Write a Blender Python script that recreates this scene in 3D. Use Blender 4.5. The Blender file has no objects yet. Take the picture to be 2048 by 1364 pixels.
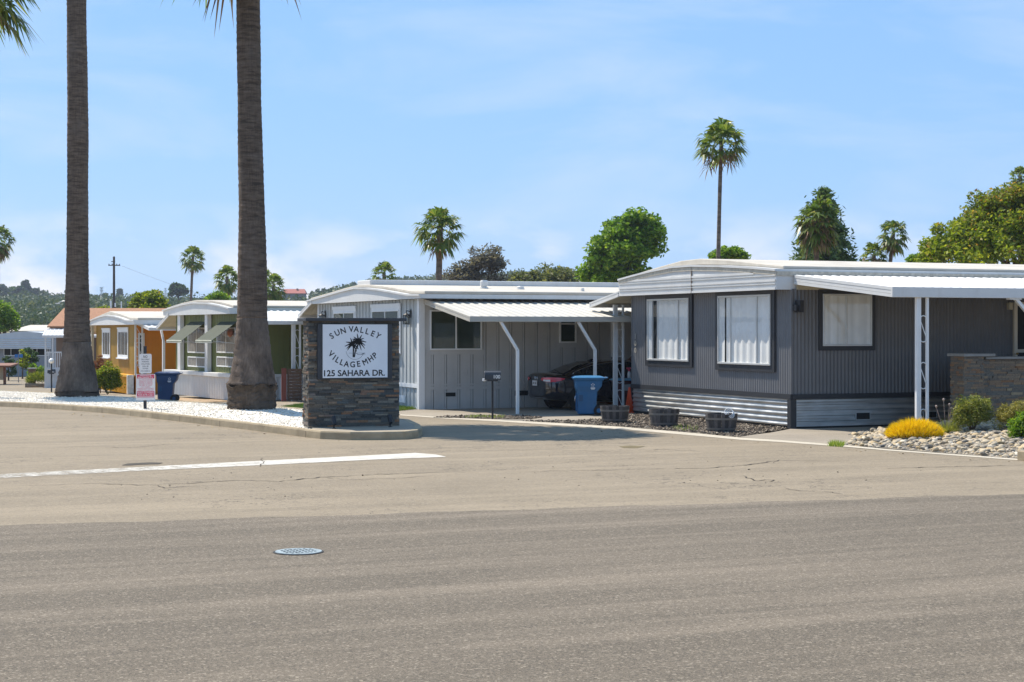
import bpy, bmesh, math, random
import numpy as np
from mathutils import Vector, Matrix
R = math.radians
random.seed(7)
rng = np.random.default_rng(7)
scene = bpy.context.scene
col = scene.collection
# ------------------------------------------------------------------ camera model (metres)
F, CX, HY, H = 3400.0, 1024.0, 660.5, 2.3      # focal length in photo pixels, centre column, horizon row, eye height
TH = R(22.3)                                   # the homes and the cross road share these axes
SX, SY = -4.0, 37.5
def zg(x, y):
    """the lane falls gently towards the back left"""
    a = -math.sin(TH) * (x - SX) + math.cos(TH) * (y - SY) - 8.0
    if a <= 0: return 0.0
    if a < 6: return -0.0185 * a * a / 12
    return -0.0185 * (min(a, 58.0) - 3.0)
def G(px, py, dz=0.0):
    z = dz
    for _ in range(40):
        Y = F * (H - z) / (py - HY)
        X = (px - CX) * Y / F
        z = 0.5 * z + 0.5 * (zg(X, Y) + dz)
    return Vector((X, Y, z))
def P(px, py, Y):
    return Vector(((px - CX) * Y / F, Y, H - (py - HY) * Y / F))
def onground(px, Y):
    X = (px - CX) * Y / F
    return Vector((X, Y, zg(X, Y)))

# ------------------------------------------------------------------ material helpers
def new_mat(name):
    m = bpy.data.materials.new(name); m.use_nodes = True
    nt = m.node_tree
    return m, nt, nt.nodes['Principled BSDF']
def nd(nt, typ, **kw):
    n = nt.nodes.new(typ)
    for k, v in kw.items():
        if k.startswith('i_'):
            n.inputs[k[2:].replace('_', ' ')].default_value = v
        else: setattr(n, k, v)
    return n
def ln(nt, a, ao, b, bi): nt.links.new(a.outputs[ao], b.inputs[bi])
def mixc(nt, fac, c1, c2, blend='MIX'):
    n = nt.nodes.new('ShaderNodeMix'); n.data_type = 'RGBA'; n.blend_type = blend
    for s, v in ((0, fac), (6, c1), (7, c2)):
        if isinstance(v, bpy.types.NodeSocket): nt.links.new(v, n.inputs[s])
        elif s == 0: n.inputs[0].default_value = v
        else: n.inputs[s].default_value = (*v[:3], 1)
    return n.outputs[2]
def noise(nt, vec, scale, detail=4, rough=.55, dist=0):
    n = nd(nt, 'ShaderNodeTexNoise'); n.inputs['Scale'].default_value = scale
    n.inputs['Detail'].default_value = detail; n.inputs['Roughness'].default_value = rough
    n.inputs['Distortion'].default_value = dist
    if vec is not None: nt.links.new(vec, n.inputs['Vector'])
    return n
def mapping(nt, vec, rot=(0,0,0), scale=(1,1,1), loc=(0,0,0)):
    n = nd(nt, 'ShaderNodeMapping'); nt.links.new(vec, n.inputs['Vector'])
    n.inputs['Rotation'].default_value = rot; n.inputs['Scale'].default_value = scale; n.inputs['Location'].default_value = loc
    return n.outputs[0]
def rng_map(nt, val, a, b, c=0., d=1.):
    n = nd(nt, 'ShaderNodeMapRange'); nt.links.new(val, n.inputs[0])
    for i, v in enumerate((a, b, c, d)): n.inputs[i+1].default_value = v
    return n.outputs[0]
def ramp(nt, val, stops, interp='LINEAR'):
    n = nd(nt, 'ShaderNodeValToRGB'); n.color_ramp.interpolation = interp
    e = n.color_ramp.elements
    while len(e) < len(stops): e.new(.5)
    for el, (p, c) in zip(e, stops): el.position = p; el.color = (*c[:3], 1)
    nt.links.new(val, n.inputs[0]); return n.outputs[0]
def bump(nt, bs, h, strength=.3, dist=.01):
    b = nd(nt, 'ShaderNodeBump'); b.inputs['Strength'].default_value = strength; b.inputs['Distance'].default_value = dist
    nt.links.new(h, b.inputs['Height']); nt.links.new(b.outputs[0], bs.inputs['Normal'])
def objco(nt): return nd(nt, 'ShaderNodeTexCoord').outputs['Object']
def sc(c, k): return tuple(min(1, v * k) for v in c)
def pmat(name, c, rough=.6, var=.12, vs=2.5, metal=0., bmp=0., bs=60., spec=.4, dirt=.0, dirtc=(.2,.15,.1), stretch=(1,1,1), coat=0):
    m, nt, b = new_mat(name)
    v = mapping(nt, objco(nt), scale=stretch)
    n1 = noise(nt, v, vs, 6, .6)
    cc = mixc(nt, rng_map(nt, n1.outputs[0], .3, .7), sc(c, 1-var), sc(c, 1+var))
    if dirt:
        n2 = noise(nt, mapping(nt, objco(nt), scale=(1.3,1.3,.35)), 2.2, 7, .7)
        cc = mixc(nt, rng_map(nt, n2.outputs[0], .5, .78, 0, dirt), cc, dirtc)
    nt.links.new(cc, b.inputs['Base Color'])
    b.inputs['Roughness'].default_value = rough; b.inputs['Metallic'].default_value = metal
    b.inputs['Specular IOR Level'].default_value = spec
    if coat: b.inputs['Coat Weight'].default_value = coat; b.inputs['Coat Roughness'].default_value = .05
    if bmp: bump(nt, b, noise(nt, objco(nt), bs, 4, .6).outputs[0], bmp, .01)
    return m
def islandmat(name, stops, rough=.6, bmp=.4, bs=30, nv=.25, spec=.3):
    """colour differs from stone to stone / leaf to leaf"""
    m, nt, b = new_mat(name)
    g = nd(nt, 'ShaderNodeNewGeometry')
    c = ramp(nt, g.outputs['Random Per Island'], stops)
    n = noise(nt, objco(nt), bs, 5, .65)
    c = mixc(nt, rng_map(nt, n.outputs[0], .3, .7, 0, 1), mixc(nt, nv, c, (0,0,0)), c)
    nt.links.new(c, b.inputs['Base Color']); b.inputs['Roughness'].default_value = rough
    b.inputs['Specular IOR Level'].default_value = spec
    if bmp: bump(nt, b, n.outputs[0], bmp, .02)
    return m
def leafmat(name, stops, trans=.35, rough=.55, spec=.3):
    m, nt, b = new_mat(name)
    g = nd(nt, 'ShaderNodeNewGeometry')
    c = ramp(nt, g.outputs['Random Per Island'], stops)
    nt.links.new(c, b.inputs['Base Color']); b.inputs['Roughness'].default_value = rough
    b.inputs['Specular IOR Level'].default_value = spec
    t = nd(nt, 'ShaderNodeBsdfTranslucent')
    nt.links.new(mixc(nt, 1.0, c, (1.0, 1.0, .55), 'MULTIPLY'), t.inputs[0])
    mx = nd(nt, 'ShaderNodeMixShader'); mx.inputs[0].default_value = trans
    out = nt.nodes['Material Output']
    ln(nt, b, 0, mx, 1); ln(nt, t, 0, mx, 2); ln(nt, mx, 0, out, 0)
    return m
def glassmat(name, tint=(.8,.85,.85), refl=.04, rough=.02, ior=1.3):
    m, nt, b = new_mat(name); nt.nodes.remove(b)
    tr = nd(nt, 'ShaderNodeBsdfTransparent'); tr.inputs[0].default_value = (*tint, 1)
    gl = nd(nt, 'ShaderNodeBsdfGlossy'); gl.inputs['Roughness'].default_value = rough
    lw = nd(nt, 'ShaderNodeLayerWeight'); lw.inputs[0].default_value = .5
    pw = nd(nt, 'ShaderNodeMath', operation='POWER'); pw.inputs[1].default_value = 9.0; nt.links.new(lw.outputs['Facing'], pw.inputs[0])
    ad = nd(nt, 'ShaderNodeMath', operation='MULTIPLY_ADD'); ad.inputs[1].default_value = .8; ad.inputs[2].default_value = refl; ad.use_clamp = True
    ln(nt, pw, 0, ad, 0)
    mx = nd(nt, 'ShaderNodeMixShader'); ln(nt, ad, 0, mx, 0); ln(nt, tr, 0, mx, 1); ln(nt, gl, 0, mx, 2)
    ln(nt, mx, 0, nt.nodes['Material Output'], 0)
    return m

# ------------------------------------------------------------------ mesh builder
class M:
    def __init__(s): s.v = []; s.f = []
    def add(s, vs, fs):
        o = len(s.v); s.v += [tuple(v) for v in vs]; s.f += [tuple(i + o for i in f) for f in fs]; return s
    def box(s, x0, x1, y0, y1, z0, z1):
        vs = [(x0,y0,z0),(x1,y0,z0),(x1,y1,z0),(x0,y1,z0),(x0,y0,z1),(x1,y0,z1),(x1,y1,z1),(x0,y1,z1)]
        return s.add(vs, [(0,3,2,1),(4,5,6,7),(0,1,5,4),(1,2,6,5),(2,3,7,6),(3,0,4,7)])
    def quad(s, a, b, c, d): return s.add([a,b,c,d], [(0,1,2,3)])
    def prism(s, poly, off):
        n = len(poly); off = Vector(off); a = [Vector(p) for p in poly]; b = [p + off for p in a]
        return s.add(a + b, [tuple(range(n))[::-1], tuple(range(n, 2*n))] + [(i, (i+1) % n, n+(i+1) % n, n+i) for i in range(n)])
    def bar(s, p, q, w, h=None, up=(0,0,1)):
        h = h or w; p = Vector(p); q = Vector(q); d = (q-p).normalized(); up = Vector(up)
        if abs(d.dot(up)) > .95: up = Vector((1,0,0))
        a = d.cross(up).normalized() * (w/2); b = a.cross(d).normalized() * (h/2)
        vs = [p-a-b, p+a-b, p+a+b, p-a+b, q-a-b, q+a-b, q+a+b, q-a+b]
        return s.add(vs, [(0,3,2,1),(4,5,6,7),(0,1,5,4),(1,2,6,5),(2,3,7,6),(3,0,4,7)])
    def tube(s, pts, r, n=8, caps=True):
        pts = [Vector(p) for p in pts]; rs = r if isinstance(r, (list, tuple)) else [r]*len(pts)
        vs = []; prev = None
        for i, p in enumerate(pts):
            d = (pts[min(i+1, len(pts)-1)] - pts[max(i-1, 0)]).normalized()
            if prev is None:
                u = d.orthogonal().normalized()
            else:
                u = (prev - d * prev.dot(d)).normalized()
            prev = u; w = d.cross(u)
            for k in range(n):
                t = 2*math.pi*k/n; vs.append(p + (u*math.cos(t) + w*math.sin(t)) * rs[i])
        fs = [(i*n+k, i*n+(k+1) % n, (i+1)*n+(k+1) % n, (i+1)*n+k) for i in range(len(pts)-1) for k in range(n)]
        if caps: fs += [tuple(range(n))[::-1], tuple(range((len(pts)-1)*n, len(pts)*n))]
        return s.add(vs, fs)
    def lathe(s, prof, n=24, c=(0,0,0), caps=True):
        vs = [(c[0]+r*math.cos(2*math.pi*k/n), c[1]+r*math.sin(2*math.pi*k/n), c[2]+z) for r, z in prof for k in range(n)]
        L = len(prof)
        fs = [(i*n+k, i*n+(k+1) % n, (i+1)*n+(k+1) % n, (i+1)*n+k) for i in range(L-1) for k in range(n)]
        if caps: fs += [tuple(range(n))[::-1], tuple(range((L-1)*n, L*n))]
        return s.add(vs, fs)
    def loft(s, secs, close=True, caps=True):
        n = len(secs[0]); vs = [p for sec in secs for p in sec]
        rngk = range(n) if close else range(n-1)
        fs = [(i*n+k, i*n+(k+1) % n, (i+1)*n+(k+1) % n, (i+1)*n+k) for i in range(len(secs)-1) for k in rngk]
        if caps and close: fs += [tuple(range(n))[::-1], tuple(range((len(secs)-1)*n, len(secs)*n))]
        return s.add(vs, fs)
    def corr(s, p, along, up, out, pitch, amp, seg=6, shape='sin'):
        """corrugated sheet: ribs run along `up`, waves repeat along `along`"""
        p = Vector(p); along = Vector(along); up = Vector(up); out = Vector(out).normalized()
        L = along.length; k = max(1, int(round(L / pitch))) * seg; vs = []
        for i in range(k+1):
            ph = i / seg
            if shape == 'sin': h = .5 + .5*math.sin(2*math.pi*ph)
            else:
                q = ph % 1; h = 1. if q < .28 else (1-(q-.28)/.12 if q < .4 else (0. if q < .88 else (q-.88)/.12))
            b = p + along*(i/k) + out*(amp*h); vs += [b, b+up]
        return s.add(vs, [(2*i, 2*i+2, 2*i+3, 2*i+1) for i in range(k)])
    def build(s, name, mat, parent=None, smooth=False, bevel=0, subsurf=0, recalc=True, seg=2):
        me = bpy.data.meshes.new(name); me.from_pydata([tuple(v) for v in s.v], [], s.f)
        if recalc:
            bm = bmesh.new(); bm.from_mesh(me); bmesh.ops.recalc_face_normals(bm, faces=bm.faces); bm.to_mesh(me); bm.free()
        return link(name, me, mat, parent, smooth, bevel, subsurf, seg)
def link(name, me, mat, parent=None, smooth=False, bevel=0, subsurf=0, seg=2):
    o = bpy.data.objects.new(name, me); col.objects.link(o)
    if mat: me.materials.append(mat)
    if parent: o.parent = parent
    if smooth: me.polygons.foreach_set('use_smooth', [True]*len(me.polygons))
    if bevel:
        b = o.modifiers.new('bevel', 'BEVEL'); b.width = bevel; b.segments = seg; b.limit_method = 'ANGLE'; b.angle_limit = R(40)
    if subsurf:
        q = o.modifiers.new('sub', 'SUBSURF'); q.levels = q.render_levels = subsurf
    return o
def tag(o, label, cat, group=None, kind=None):
    if label: o['label'] = label
    if cat: o['category'] = cat
    if group: o['group'] = group
    if kind: o['kind'] = kind
    return o
def thing(name, label, cat, loc, rz=0, group=None):
    o = bpy.data.objects.new(name, None); col.objects.link(o)
    o.location = loc; o.rotation_euler = (0, 0, rz); o.empty_display_size = .3
    return tag(o, label, cat, group)
def copy_tree(o, parent=None):
    c = o.copy(); col.objects.link(c)
    if parent: c.parent = parent
    for ch in list(o.children): copy_tree(ch, c)
    return c
def textmesh(txt, size=1.0, extrude=0.0, bold=.012):
    cu = bpy.data.curves.new('tmp', 'FONT'); cu.body = txt; cu.size = size; cu.offset = bold*size; cu.extrude = extrude; cu.align_x = 'CENTER'; cu.align_y = 'CENTER'
    cu.resolution_u = 4
    o = bpy.data.objects.new('tmp', cu); col.objects.link(o)
    bpy.context.view_layer.update()
    me = o.evaluated_get(bpy.context.evaluated_depsgraph_get()).to_mesh()
    vs = [v.co.copy() for v in me.vertices]; fs = [tuple(p.vertices) for p in me.polygons]
    bpy.data.objects.remove(o); bpy.data.curves.remove(cu)
    return vs, fs
def sheet(name, pts, dz, mat, kind='structure', follow=True):
    """flat polygon laid on the gently falling ground"""
    bm = bmesh.new(); vs = [bm.verts.new((p[0], p[1], 0)) for p in pts]; bm.faces.new(vs)
    n = Vector((-math.sin(TH), math.cos(TH), 0))
    for a in [8, 10, 12, 14] + list(range(18, 68, 8)) + [66]:
        co = Vector((SX, SY, 0)) + n * a
        bmesh.ops.bisect_plane(bm, geom=bm.verts[:] + bm.edges[:] + bm.faces[:], plane_co=co, plane_no=n)
    bmesh.ops.triangulate(bm, faces=bm.faces)
    for v in bm.verts: v.co.z = zg(v.co.x, v.co.y) + dz
    bmesh.ops.recalc_face_normals(bm, faces=bm.faces)
    for f in bm.faces:
        if f.normal.z < 0: f.normal_flip()
    me = bpy.data.meshes.new(name); bm.to_mesh(me); bm.free()
    o = link(name, me, mat)
    if kind: o['kind'] = kind
    return o
def gp(*pix): return [G(x, y) for x, y in pix]
def inpoly(x, y, poly):
    r = False; j = len(poly)-1
    for i in range(len(poly)):
        xi, yi = poly[i][0], poly[i][1]; xj, yj = poly[j][0], poly[j][1]
        if (yi > y) != (yj > y) and x < (xj-xi)*(y-yi)/(yj-yi)+xi: r = not r
        j = i
    return r
def scatter(poly, n, r=random):
    xs = [p[0] for p in poly]; ys = [p[1] for p in poly]; out = []
    while len(out) < n:
        x = r.uniform(min(xs), max(xs)); y = r.uniform(min(ys), max(ys))
        if inpoly(x, y, poly): out.append((x, y))
    return out
def raw(name, V, Fc, nper, mat, parent=None):
    """big leaf / pebble meshes straight from numpy; Fc has nper indices per face"""
    me = bpy.data.meshes.new(name); me.vertices.add(len(V)); me.vertices.foreach_set('co', np.asarray(V, np.float32).ravel())
    nf = len(Fc); me.loops.add(nf*nper); me.polygons.add(nf)
    me.polygons.foreach_set('loop_start', np.arange(0, nf*nper, nper)); me.polygons.foreach_set('loop_total', np.full(nf, nper))
    me.loops.foreach_set('vertex_index', np.asarray(Fc, np.int32).ravel()); me.update(calc_edges=True); me.validate()
    return link(name, me, mat, parent)
def unit(a): return a / np.linalg.norm(a, axis=-1, keepdims=True)
def leafmesh(name, C, size, mat, parent=None, asp=.5, up=.3, sv=.4, bend=.0):
    """one small leaf-shaped face per centre"""
    n = len(C); a = rng.normal(size=(n,3)); a[:,2] *= .7; a = unit(a)
    b = rng.normal(size=(n,3)); b[:,2] -= up*0; b = unit(np.cross(a, b))
    s = (size * (1 + sv*rng.uniform(-1, 1, n)))[:,None]
    V = np.stack([C - a*s, C + b*s*asp, C + a*s, C - b*s*asp], 1).reshape(-1, 3)
    return raw(name, V, np.arange(4*n).reshape(n, 4), 4, mat, parent)
_ico = None
def ico():
    global _ico
    if _ico is None:
        bm = bmesh.new(); bmesh.ops.create_icosphere(bm, subdivisions=2, radius=1)
        _ico = (np.array([v.co[:] for v in bm.verts]), np.array([[v.index for v in f.verts] for f in bm.faces])); bm.free()
    return _ico
_oct = (np.array([[1,0,0],[-1,0,0],[0,1,0],[0,-1,0],[0,0,1],[0,0,-1.]]), np.array([[0,2,4],[2,1,4],[1,3,4],[3,0,4],[2,0,5],[1,2,5],[3,1,5],[0,3,5]]))
def pebbles(name, C, smin, smax, flat, mat, base='oct', power=2.0, parent=None):
    bv, bf = ico() if base == 'ico' else _oct
    n = len(C); C = np.asarray(C); k = len(bv)
    s = smin + (smax-smin) * rng.random(n)**power
    sx = s*(rng.uniform(.8, 1.35, n)); sy = s*rng.uniform(.7, 1.1, n); sz = s*flat*rng.uniform(.7, 1.2, n)
    an = rng.uniform(0, 2*np.pi, n); ca, sa = np.cos(an)[:,None], np.sin(an)[:,None]
    jit = 1 + (.12 if base == 'ico' else .3)*rng.normal(size=(n, k))*(.5 if base == 'ico' else 1)
    X = bv[None,:,0]*sx[:,None]*jit; Y = bv[None,:,1]*sy[:,None]*jit; Z = bv[None,:,2]*sz[:,None]*jit
    tl = rng.normal(size=(n,2))*.25
    Z = Z + X*tl[:,:1] + Y*tl[:,1:]
    V = np.stack([X*ca - Y*sa + C[:,None,0], X*sa + Y*ca + C[:,None,1], Z + C[:,None,2] + sz[:,None]*.35], 2).reshape(-1, 3)
    Fc = (bf[None] + (np.arange(n)*k)[:,None,None]).reshape(-1, 3)
    o = raw(name, V, Fc, 3, mat, parent)
    if base == 'ico': o.data.polygons.foreach_set('use_smooth', [True]*len(o.data.polygons))
    return o
# ================================================================== camera, light, sky
cam = bpy.data.objects.new('camera', bpy.data.cameras.new('camera')); col.objects.link(cam)
cam.location = (0, 0, H); cam.rotation_euler = (R(90), 0, 0)
cam.data.lens = F/2048*36; cam.data.sensor_width = 36; cam.data.shift_y = -(682-HY)/2048
cam.data.clip_start = .3; cam.data.clip_end = 6000
scene.camera = cam
SUN_AZ, SUN_EL = R(-49), R(56)
sl = bpy.data.lights.new('sun', 'SUN'); sl.energy = 5.0; sl.angle = R(.53); sl.color = (1, .93, .83)
so = bpy.data.objects.new('sun', sl); col.objects.link(so)
sd = Vector((math.sin(SUN_AZ)*math.cos(SUN_EL), math.cos(SUN_AZ)*math.cos(SUN_EL), math.sin(SUN_EL)))
so.rotation_euler = (-sd).to_track_quat('-Z', 'Y').to_euler(); so.location = sd*60
w = bpy.data.worlds.new('World'); scene.world = w; w.use_nodes = True
nt = w.node_tree; bg = nt.nodes['Background']
sky = nd(nt, 'ShaderNodeTexSky', sky_type='NISHITA'); sky.sun_disc = False
sky.sun_elevation = SUN_EL; sky.sun_rotation = SUN_AZ; sky.altitude = 0; sky.air_density = 1.0; sky.dust_density = .35; sky.ozone_density = 2.2
gen = nd(nt, 'ShaderNodeTexCoord').outputs['Generated']
sep = nd(nt, 'ShaderNodeSeparateXYZ'); nt.links.new(gen, sep.inputs[0])
# broken cumulus low over the hills, thin cirrus higher up
cn = noise(nt, mapping(nt, gen, scale=(13, 13, 27), loc=(2.35, .4, 1.2)), 1.0, 9, .52, .15).outputs[0]
band = nd(nt, 'ShaderNodeMath', operation='MULTIPLY')
nt.links.new(rng_map(nt, sep.outputs[2], -.01, .012), band.inputs[0]); nt.links.new(rng_map(nt, sep.outputs[2], .075, .025), band.inputs[1])
cum = nd(nt, 'ShaderNodeMath', operation='MULTIPLY')
nt.links.new(rng_map(nt, cn, .455, .60), cum.inputs[0]); nt.links.new(band.outputs[0], cum.inputs[1])
ci = noise(nt, mapping(nt, gen, rot=(0, .35, 0), scale=(3.2, 3.2, 13), loc=(.3, 1.4, .2)), 1.5, 9, .58, .4).outputs[0]
cir = rng_map(nt, ci, .48, .78, 0, .6)
c1 = mixc(nt, .70, sky.outputs[0], (1.95, 4.1, 7.7))
pale = nd(nt, 'ShaderNodeMix'); pale.data_type = 'RGBA'
c2 = mixc(nt, cir, c1, (4.9, 5.9, 7.6)); c3 = mixc(nt, cum.outputs[0], c2, (7.2, 7.25, 7.6))
nt.links.new(c3, bg.inputs[0]); bg.inputs[1].default_value = .10
vs_ = scene.view_settings; vs_.view_transform = 'Standard'; vs_.look = 'None'; vs_.exposure = 0.48; vs_.gamma = 1; vs_.use_curve_mapping = False
scene.cycles.max_bounces = 8; scene.cycles.transparent_max_bounces = 12
scene.cycles.use_denoising = True

# ================================================================== ground materials
def asphalt(name, c, speck, streak, crack, fine=75, bstr=.5, lowc=None):
    m, nt, b = new_mat(name); co = objco(nt)
    rot = mapping(nt, co, rot=(0, 0, -TH))
    big = noise(nt, co, .35, 6, .62).outputs[0]
    cc = mixc(nt, rng_map(nt, big, .3, .72), sc(c, .84), sc(c, 1.12))
    st = noise(nt, mapping(nt, rot, scale=(.05, 1.0, 1)), 1.1, 7, .68, .3).outputs[0]
    cc = mixc(nt, rng_map(nt, st, .47, .63, 0, streak), cc, lowc or sc(c, 1.5))
    blot = noise(nt, mapping(nt, rot, scale=(.35, 1, 1)), 1.7, 8, .72).outputs[0]
    cc = mixc(nt, rng_map(nt, blot, .58, .8, 0, .35), cc, sc(c, .55))
    f1 = noise(nt, co, fine, 3, .75).outputs[0]
    cc = mixc(nt, rng_map(nt, f1, .35, .65), mixc(nt, speck, cc, (0,0,0)), mixc(nt, speck*.55, cc, (.80,.68,.52)))
    vo = nd(nt, 'ShaderNodeTexVoronoi'); vo.inputs['Scale'].default_value = fine*.55; nt.links.new(co, vo.inputs['Vector'])
    sp = nd(nt, 'ShaderNodeSeparateColor'); nt.links.new(vo.outputs['Color'], sp.inputs[0])
    cc = mixc(nt, rng_map(nt, sp.outputs[0], .86, .95, 0, speck*1.1), cc, (.50,.42,.31))
    cc = mixc(nt, rng_map(nt, sp.outputs[1], .86, .95, 0, speck*1.2), cc, (.02,.02,.02))
    if crack:
        wv = noise(nt, co, .9, 5, .6).outputs['Color']
        va = nd(nt, 'ShaderNodeVectorMath', operation='ADD'); 
        vm = nd(nt, 'ShaderNodeVectorMath', operation='SCALE'); vm.inputs['Scale'].default_value = 1.7
        nt.links.new(wv, vm.inputs[0]); nt.links.new(mapping(nt, rot, scale=(.16, .34, 1)), va.inputs[0]); nt.links.new(vm.outputs[0], va.inputs[1])
        v2 = nd(nt, 'ShaderNodeTexVoronoi', feature='DISTANCE_TO_EDGE'); v2.inputs['Scale'].default_value = 1.0; nt.links.new(va.outputs[0], v2.inputs['Vector'])
        msk = rng_map(nt, noise(nt, co, .22, 3, .5).outputs[0], .44, .6)
        cf = nd(nt, 'ShaderNodeMath', operation='MULTIPLY'); nt.links.new(rng_map(nt, v2.outputs[0], .001, .011, crack, 0), cf.inputs[0]); nt.links.new(msk, cf.inputs[1])
        cc = mixc(nt, cf.outputs[0], cc, (.05, .043, .036))
    nt.links.new(cc, b.inputs['Base Color']); b.inputs['Roughness'].default_value = .88; b.inputs['Specular IOR Level'].default_value = .22
    bump(nt, b, f1, bstr, .012)
    return m
M_road = asphalt('old_asphalt', (.222, .178, .119), .18, .4, 1.0, 60, .35)
M_dark = asphalt('coarse_asphalt', (.086, .068, .0455), .32, .95, .0, 105, .5, (.165, .131, .092))
M_conc = asphalt('worn_concrete', (.31, .265, .20), .12, .2, .4, 50, .25)
M_drive = asphalt('driveway_concrete', (.285, .245, .19), .12, .2, .3, 50, .25)
M_gutter = asphalt('gutter_concrete', (.50, .44, .34), .14, .2, .3, 50, .25)
M_earth = asphalt('dry_earth', (.27, .22, .16), .3, .3, 0, 30, .6)
M_line, ntl, bl = new_mat('worn_white_line')
col_ = objco(ntl); nl = noise(ntl, mapping(ntl, col_, rot=(0,0,-TH), scale=(1, 2.5, 1)), 5, 9, .75).outputs[0]
xs_ = nd(ntl, 'ShaderNodeSeparateXYZ'); ntl.links.new(col_, xs_.inputs[0])
thr = rng_map(ntl, xs_.outputs[0], -9.2, -2.5, -.115, .035)
ad_ = nd(ntl, 'ShaderNodeMath', operation='ADD'); ntl.links.new(nl, ad_.inputs[0]); ntl.links.new(thr, ad_.inputs[1])
fac_ = rng_map(ntl, ad_.outputs[0], .36, .47)
ntl.links.new(mixc(ntl, rng_map(ntl, noise(ntl, col_, 2, 6).outputs[0], .3, .7), (.44,.40,.33), (.60,.56,.48)), bl.inputs['Base Color']); bl.inputs['Roughness'].default_value = .8
tr_ = nd(ntl, 'ShaderNodeBsdfTransparent'); mx_ = nd(ntl, 'ShaderNodeMixShader')
ln(ntl, tr_, 0, mx_, 1); ln(ntl, bl, 0, mx_, 2); ntl.links.new(fac_, mx_.inputs[0]); ln(ntl, mx_, 0, ntl.nodes['Material Output'], 0)
M_kerb = pmat('kerb_concrete', (.36, .285, .18), .85, .25, 1.6, bmp=.3, bs=70, dirt=.7, dirtc=(.22, .165, .09), stretch=(1, 1, 2))
M_whitegravel = islandmat('white_gravel', [(0, (.68,.61,.50)), (.5, (.86,.78,.65)), (1, (.92,.85,.73))], .8, .4, 60, .1)
M_darkgravel = islandmat('dark_gravel', [(0, (.03,.024,.018)), (.5, (.085,.066,.048)), (.8, (.21,.165,.12)), (1, (.42,.35,.26))], .85, .4, 60, .1)
M_river = islandmat('river_stone', [(0, (.15,.14,.125)), (.2, (.34,.29,.22)), (.55, (.52,.43,.30)), (.78, (.54,.39,.20)), (1, (.70,.61,.47))], .75, .3, 18, .3)
M_grass = leafmat('grass', [(0, (.16,.24,.03)), (.6, (.30,.40,.05)), (1, (.45,.48,.12))], .3)
M_dirtbed = asphalt('gravel_bed', (.085, .066, .048), .6, .2, 0, 40, .9)
M_wgbed = asphalt('white_gravel_bed', (.80, .74, .63), .12, .1, 0, 34, .5)

# ================================================================== ground, roads, kerbs
U = Vector((-math.sin(TH), math.cos(TH), 0)); W = Vector((math.cos(TH), math.sin(TH), 0))
sheet('ground', [(-1500,-60), (1500,-60), (1500,2600), (-1500,2600)], -.02, M_earth)
# paved surface from behind the camera up to the yards of the homes
yard = gp((2300,950), (2048,922), (1780,902), (1600,887), (1400,872.7), (1250,859.5), (1100,850), (1000,843.5), (890,837.5), (800,831), (680,823), (560,812), (450,806), (345,803), (250,793), (160,784), (100,778), (84,775), (88,768), (108,758), (150,750))
sheet('road', [(-60,-40), (60,-40), (60, yard[0].y)] + [p.xy[:] for p in yard] + [(-35,150), (-75,150), (-60,60)], 0, M_road)
d0, d1 = G(0,1052), G(2048,988); dd = (d1-d0)
sheet('resurfaced_road', [(-55,-38), (55,-38)] + [(d0 + dd*t + Vector((0, .06*math.sin(t*37)+.04*math.sin(t*91), 0))).xy[:] for t in [x/40 for x in range(120, -120, -1)]], .004, M_dark)
sheet('stop_line', [p.xy[:] for p in gp((0,957), (0,949), (120,942.5), (330,932), (520,922), (700,913), (830,906), (872,909.5), (893,914), (760,919), (560,929), (300,941), (100,951))], .005, M_line)
# gutter strip along the yards on the right
ge = [(2300,950,948), (2048,922,919), (1780,902,899), (1700,895,891.5), (1560,884.5,880.5), (1480,880,875.5), (1400,872.7,867.5), (1250,859.5,854.5), (1100,850,845.5), (1000,843.5,840), (890,837.5,835), (800,831,829.2)]
sheet('gutter', [G(a,b).xy[:] for a,b,c in ge] + [G(a,c).xy[:] for a,b,c in ge[::-1]], .006, M_gutter)
# driveways and yards
A_ = G(1583,858)
sheet('driveway', [p.xy[:] for p in gp((1000,840.2), (890,835), (800,829.2), (760,826), (800,818), (840,812))] + [(-2.6,49.5), (14,56), (13,49)] + [p.xy[:] for p in gp((1268,836), (1268,856), (1100,845.5))], .004, M_drive)
pad = gp((1470,874.6), (1560,880.5), (1700,891.5), (2048,919), (2300,948))
sheet('carport_pad', [p.xy[:] for p in pad] + [(24, 46), (8, 41.5)] + [p.xy[:] for p in gp((1583,858), (1540,866))], .008, M_drive)
bed = [p.xy[:] for p in gp((1040,842.2), (1100,845.2), (1250,854.2), (1400,867.2), (1478,875), (1540,864), (1583,856))] + [p.xy[:] for p in gp((1400,838), (1266,828), (1225,838), (1150,841.5))]
sheet('gravel_bed', bed, .012, M_dirtbed)
pebbles('bark_and_gravel', [(x, y, .012) for x, y in scatter(bed, 6500)], .012, .045, .6, M_darkgravel)['kind'] = 'stuff'
bed2 = [p.xy[:] for p in gp((865,835.4), (960,837.8), (1060,838.6), (1085,835.5), (1060,832.4), (960,831.5), (900,832.5))]
sheet('gravel_strip', bed2, .012, M_dirtbed)
pebbles('loose_gravel', [(x, y, .012) for x, y in scatter(bed2, 1600)], .012, .04, .6, M_darkgravel)['kind'] = 'stuff'
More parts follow.
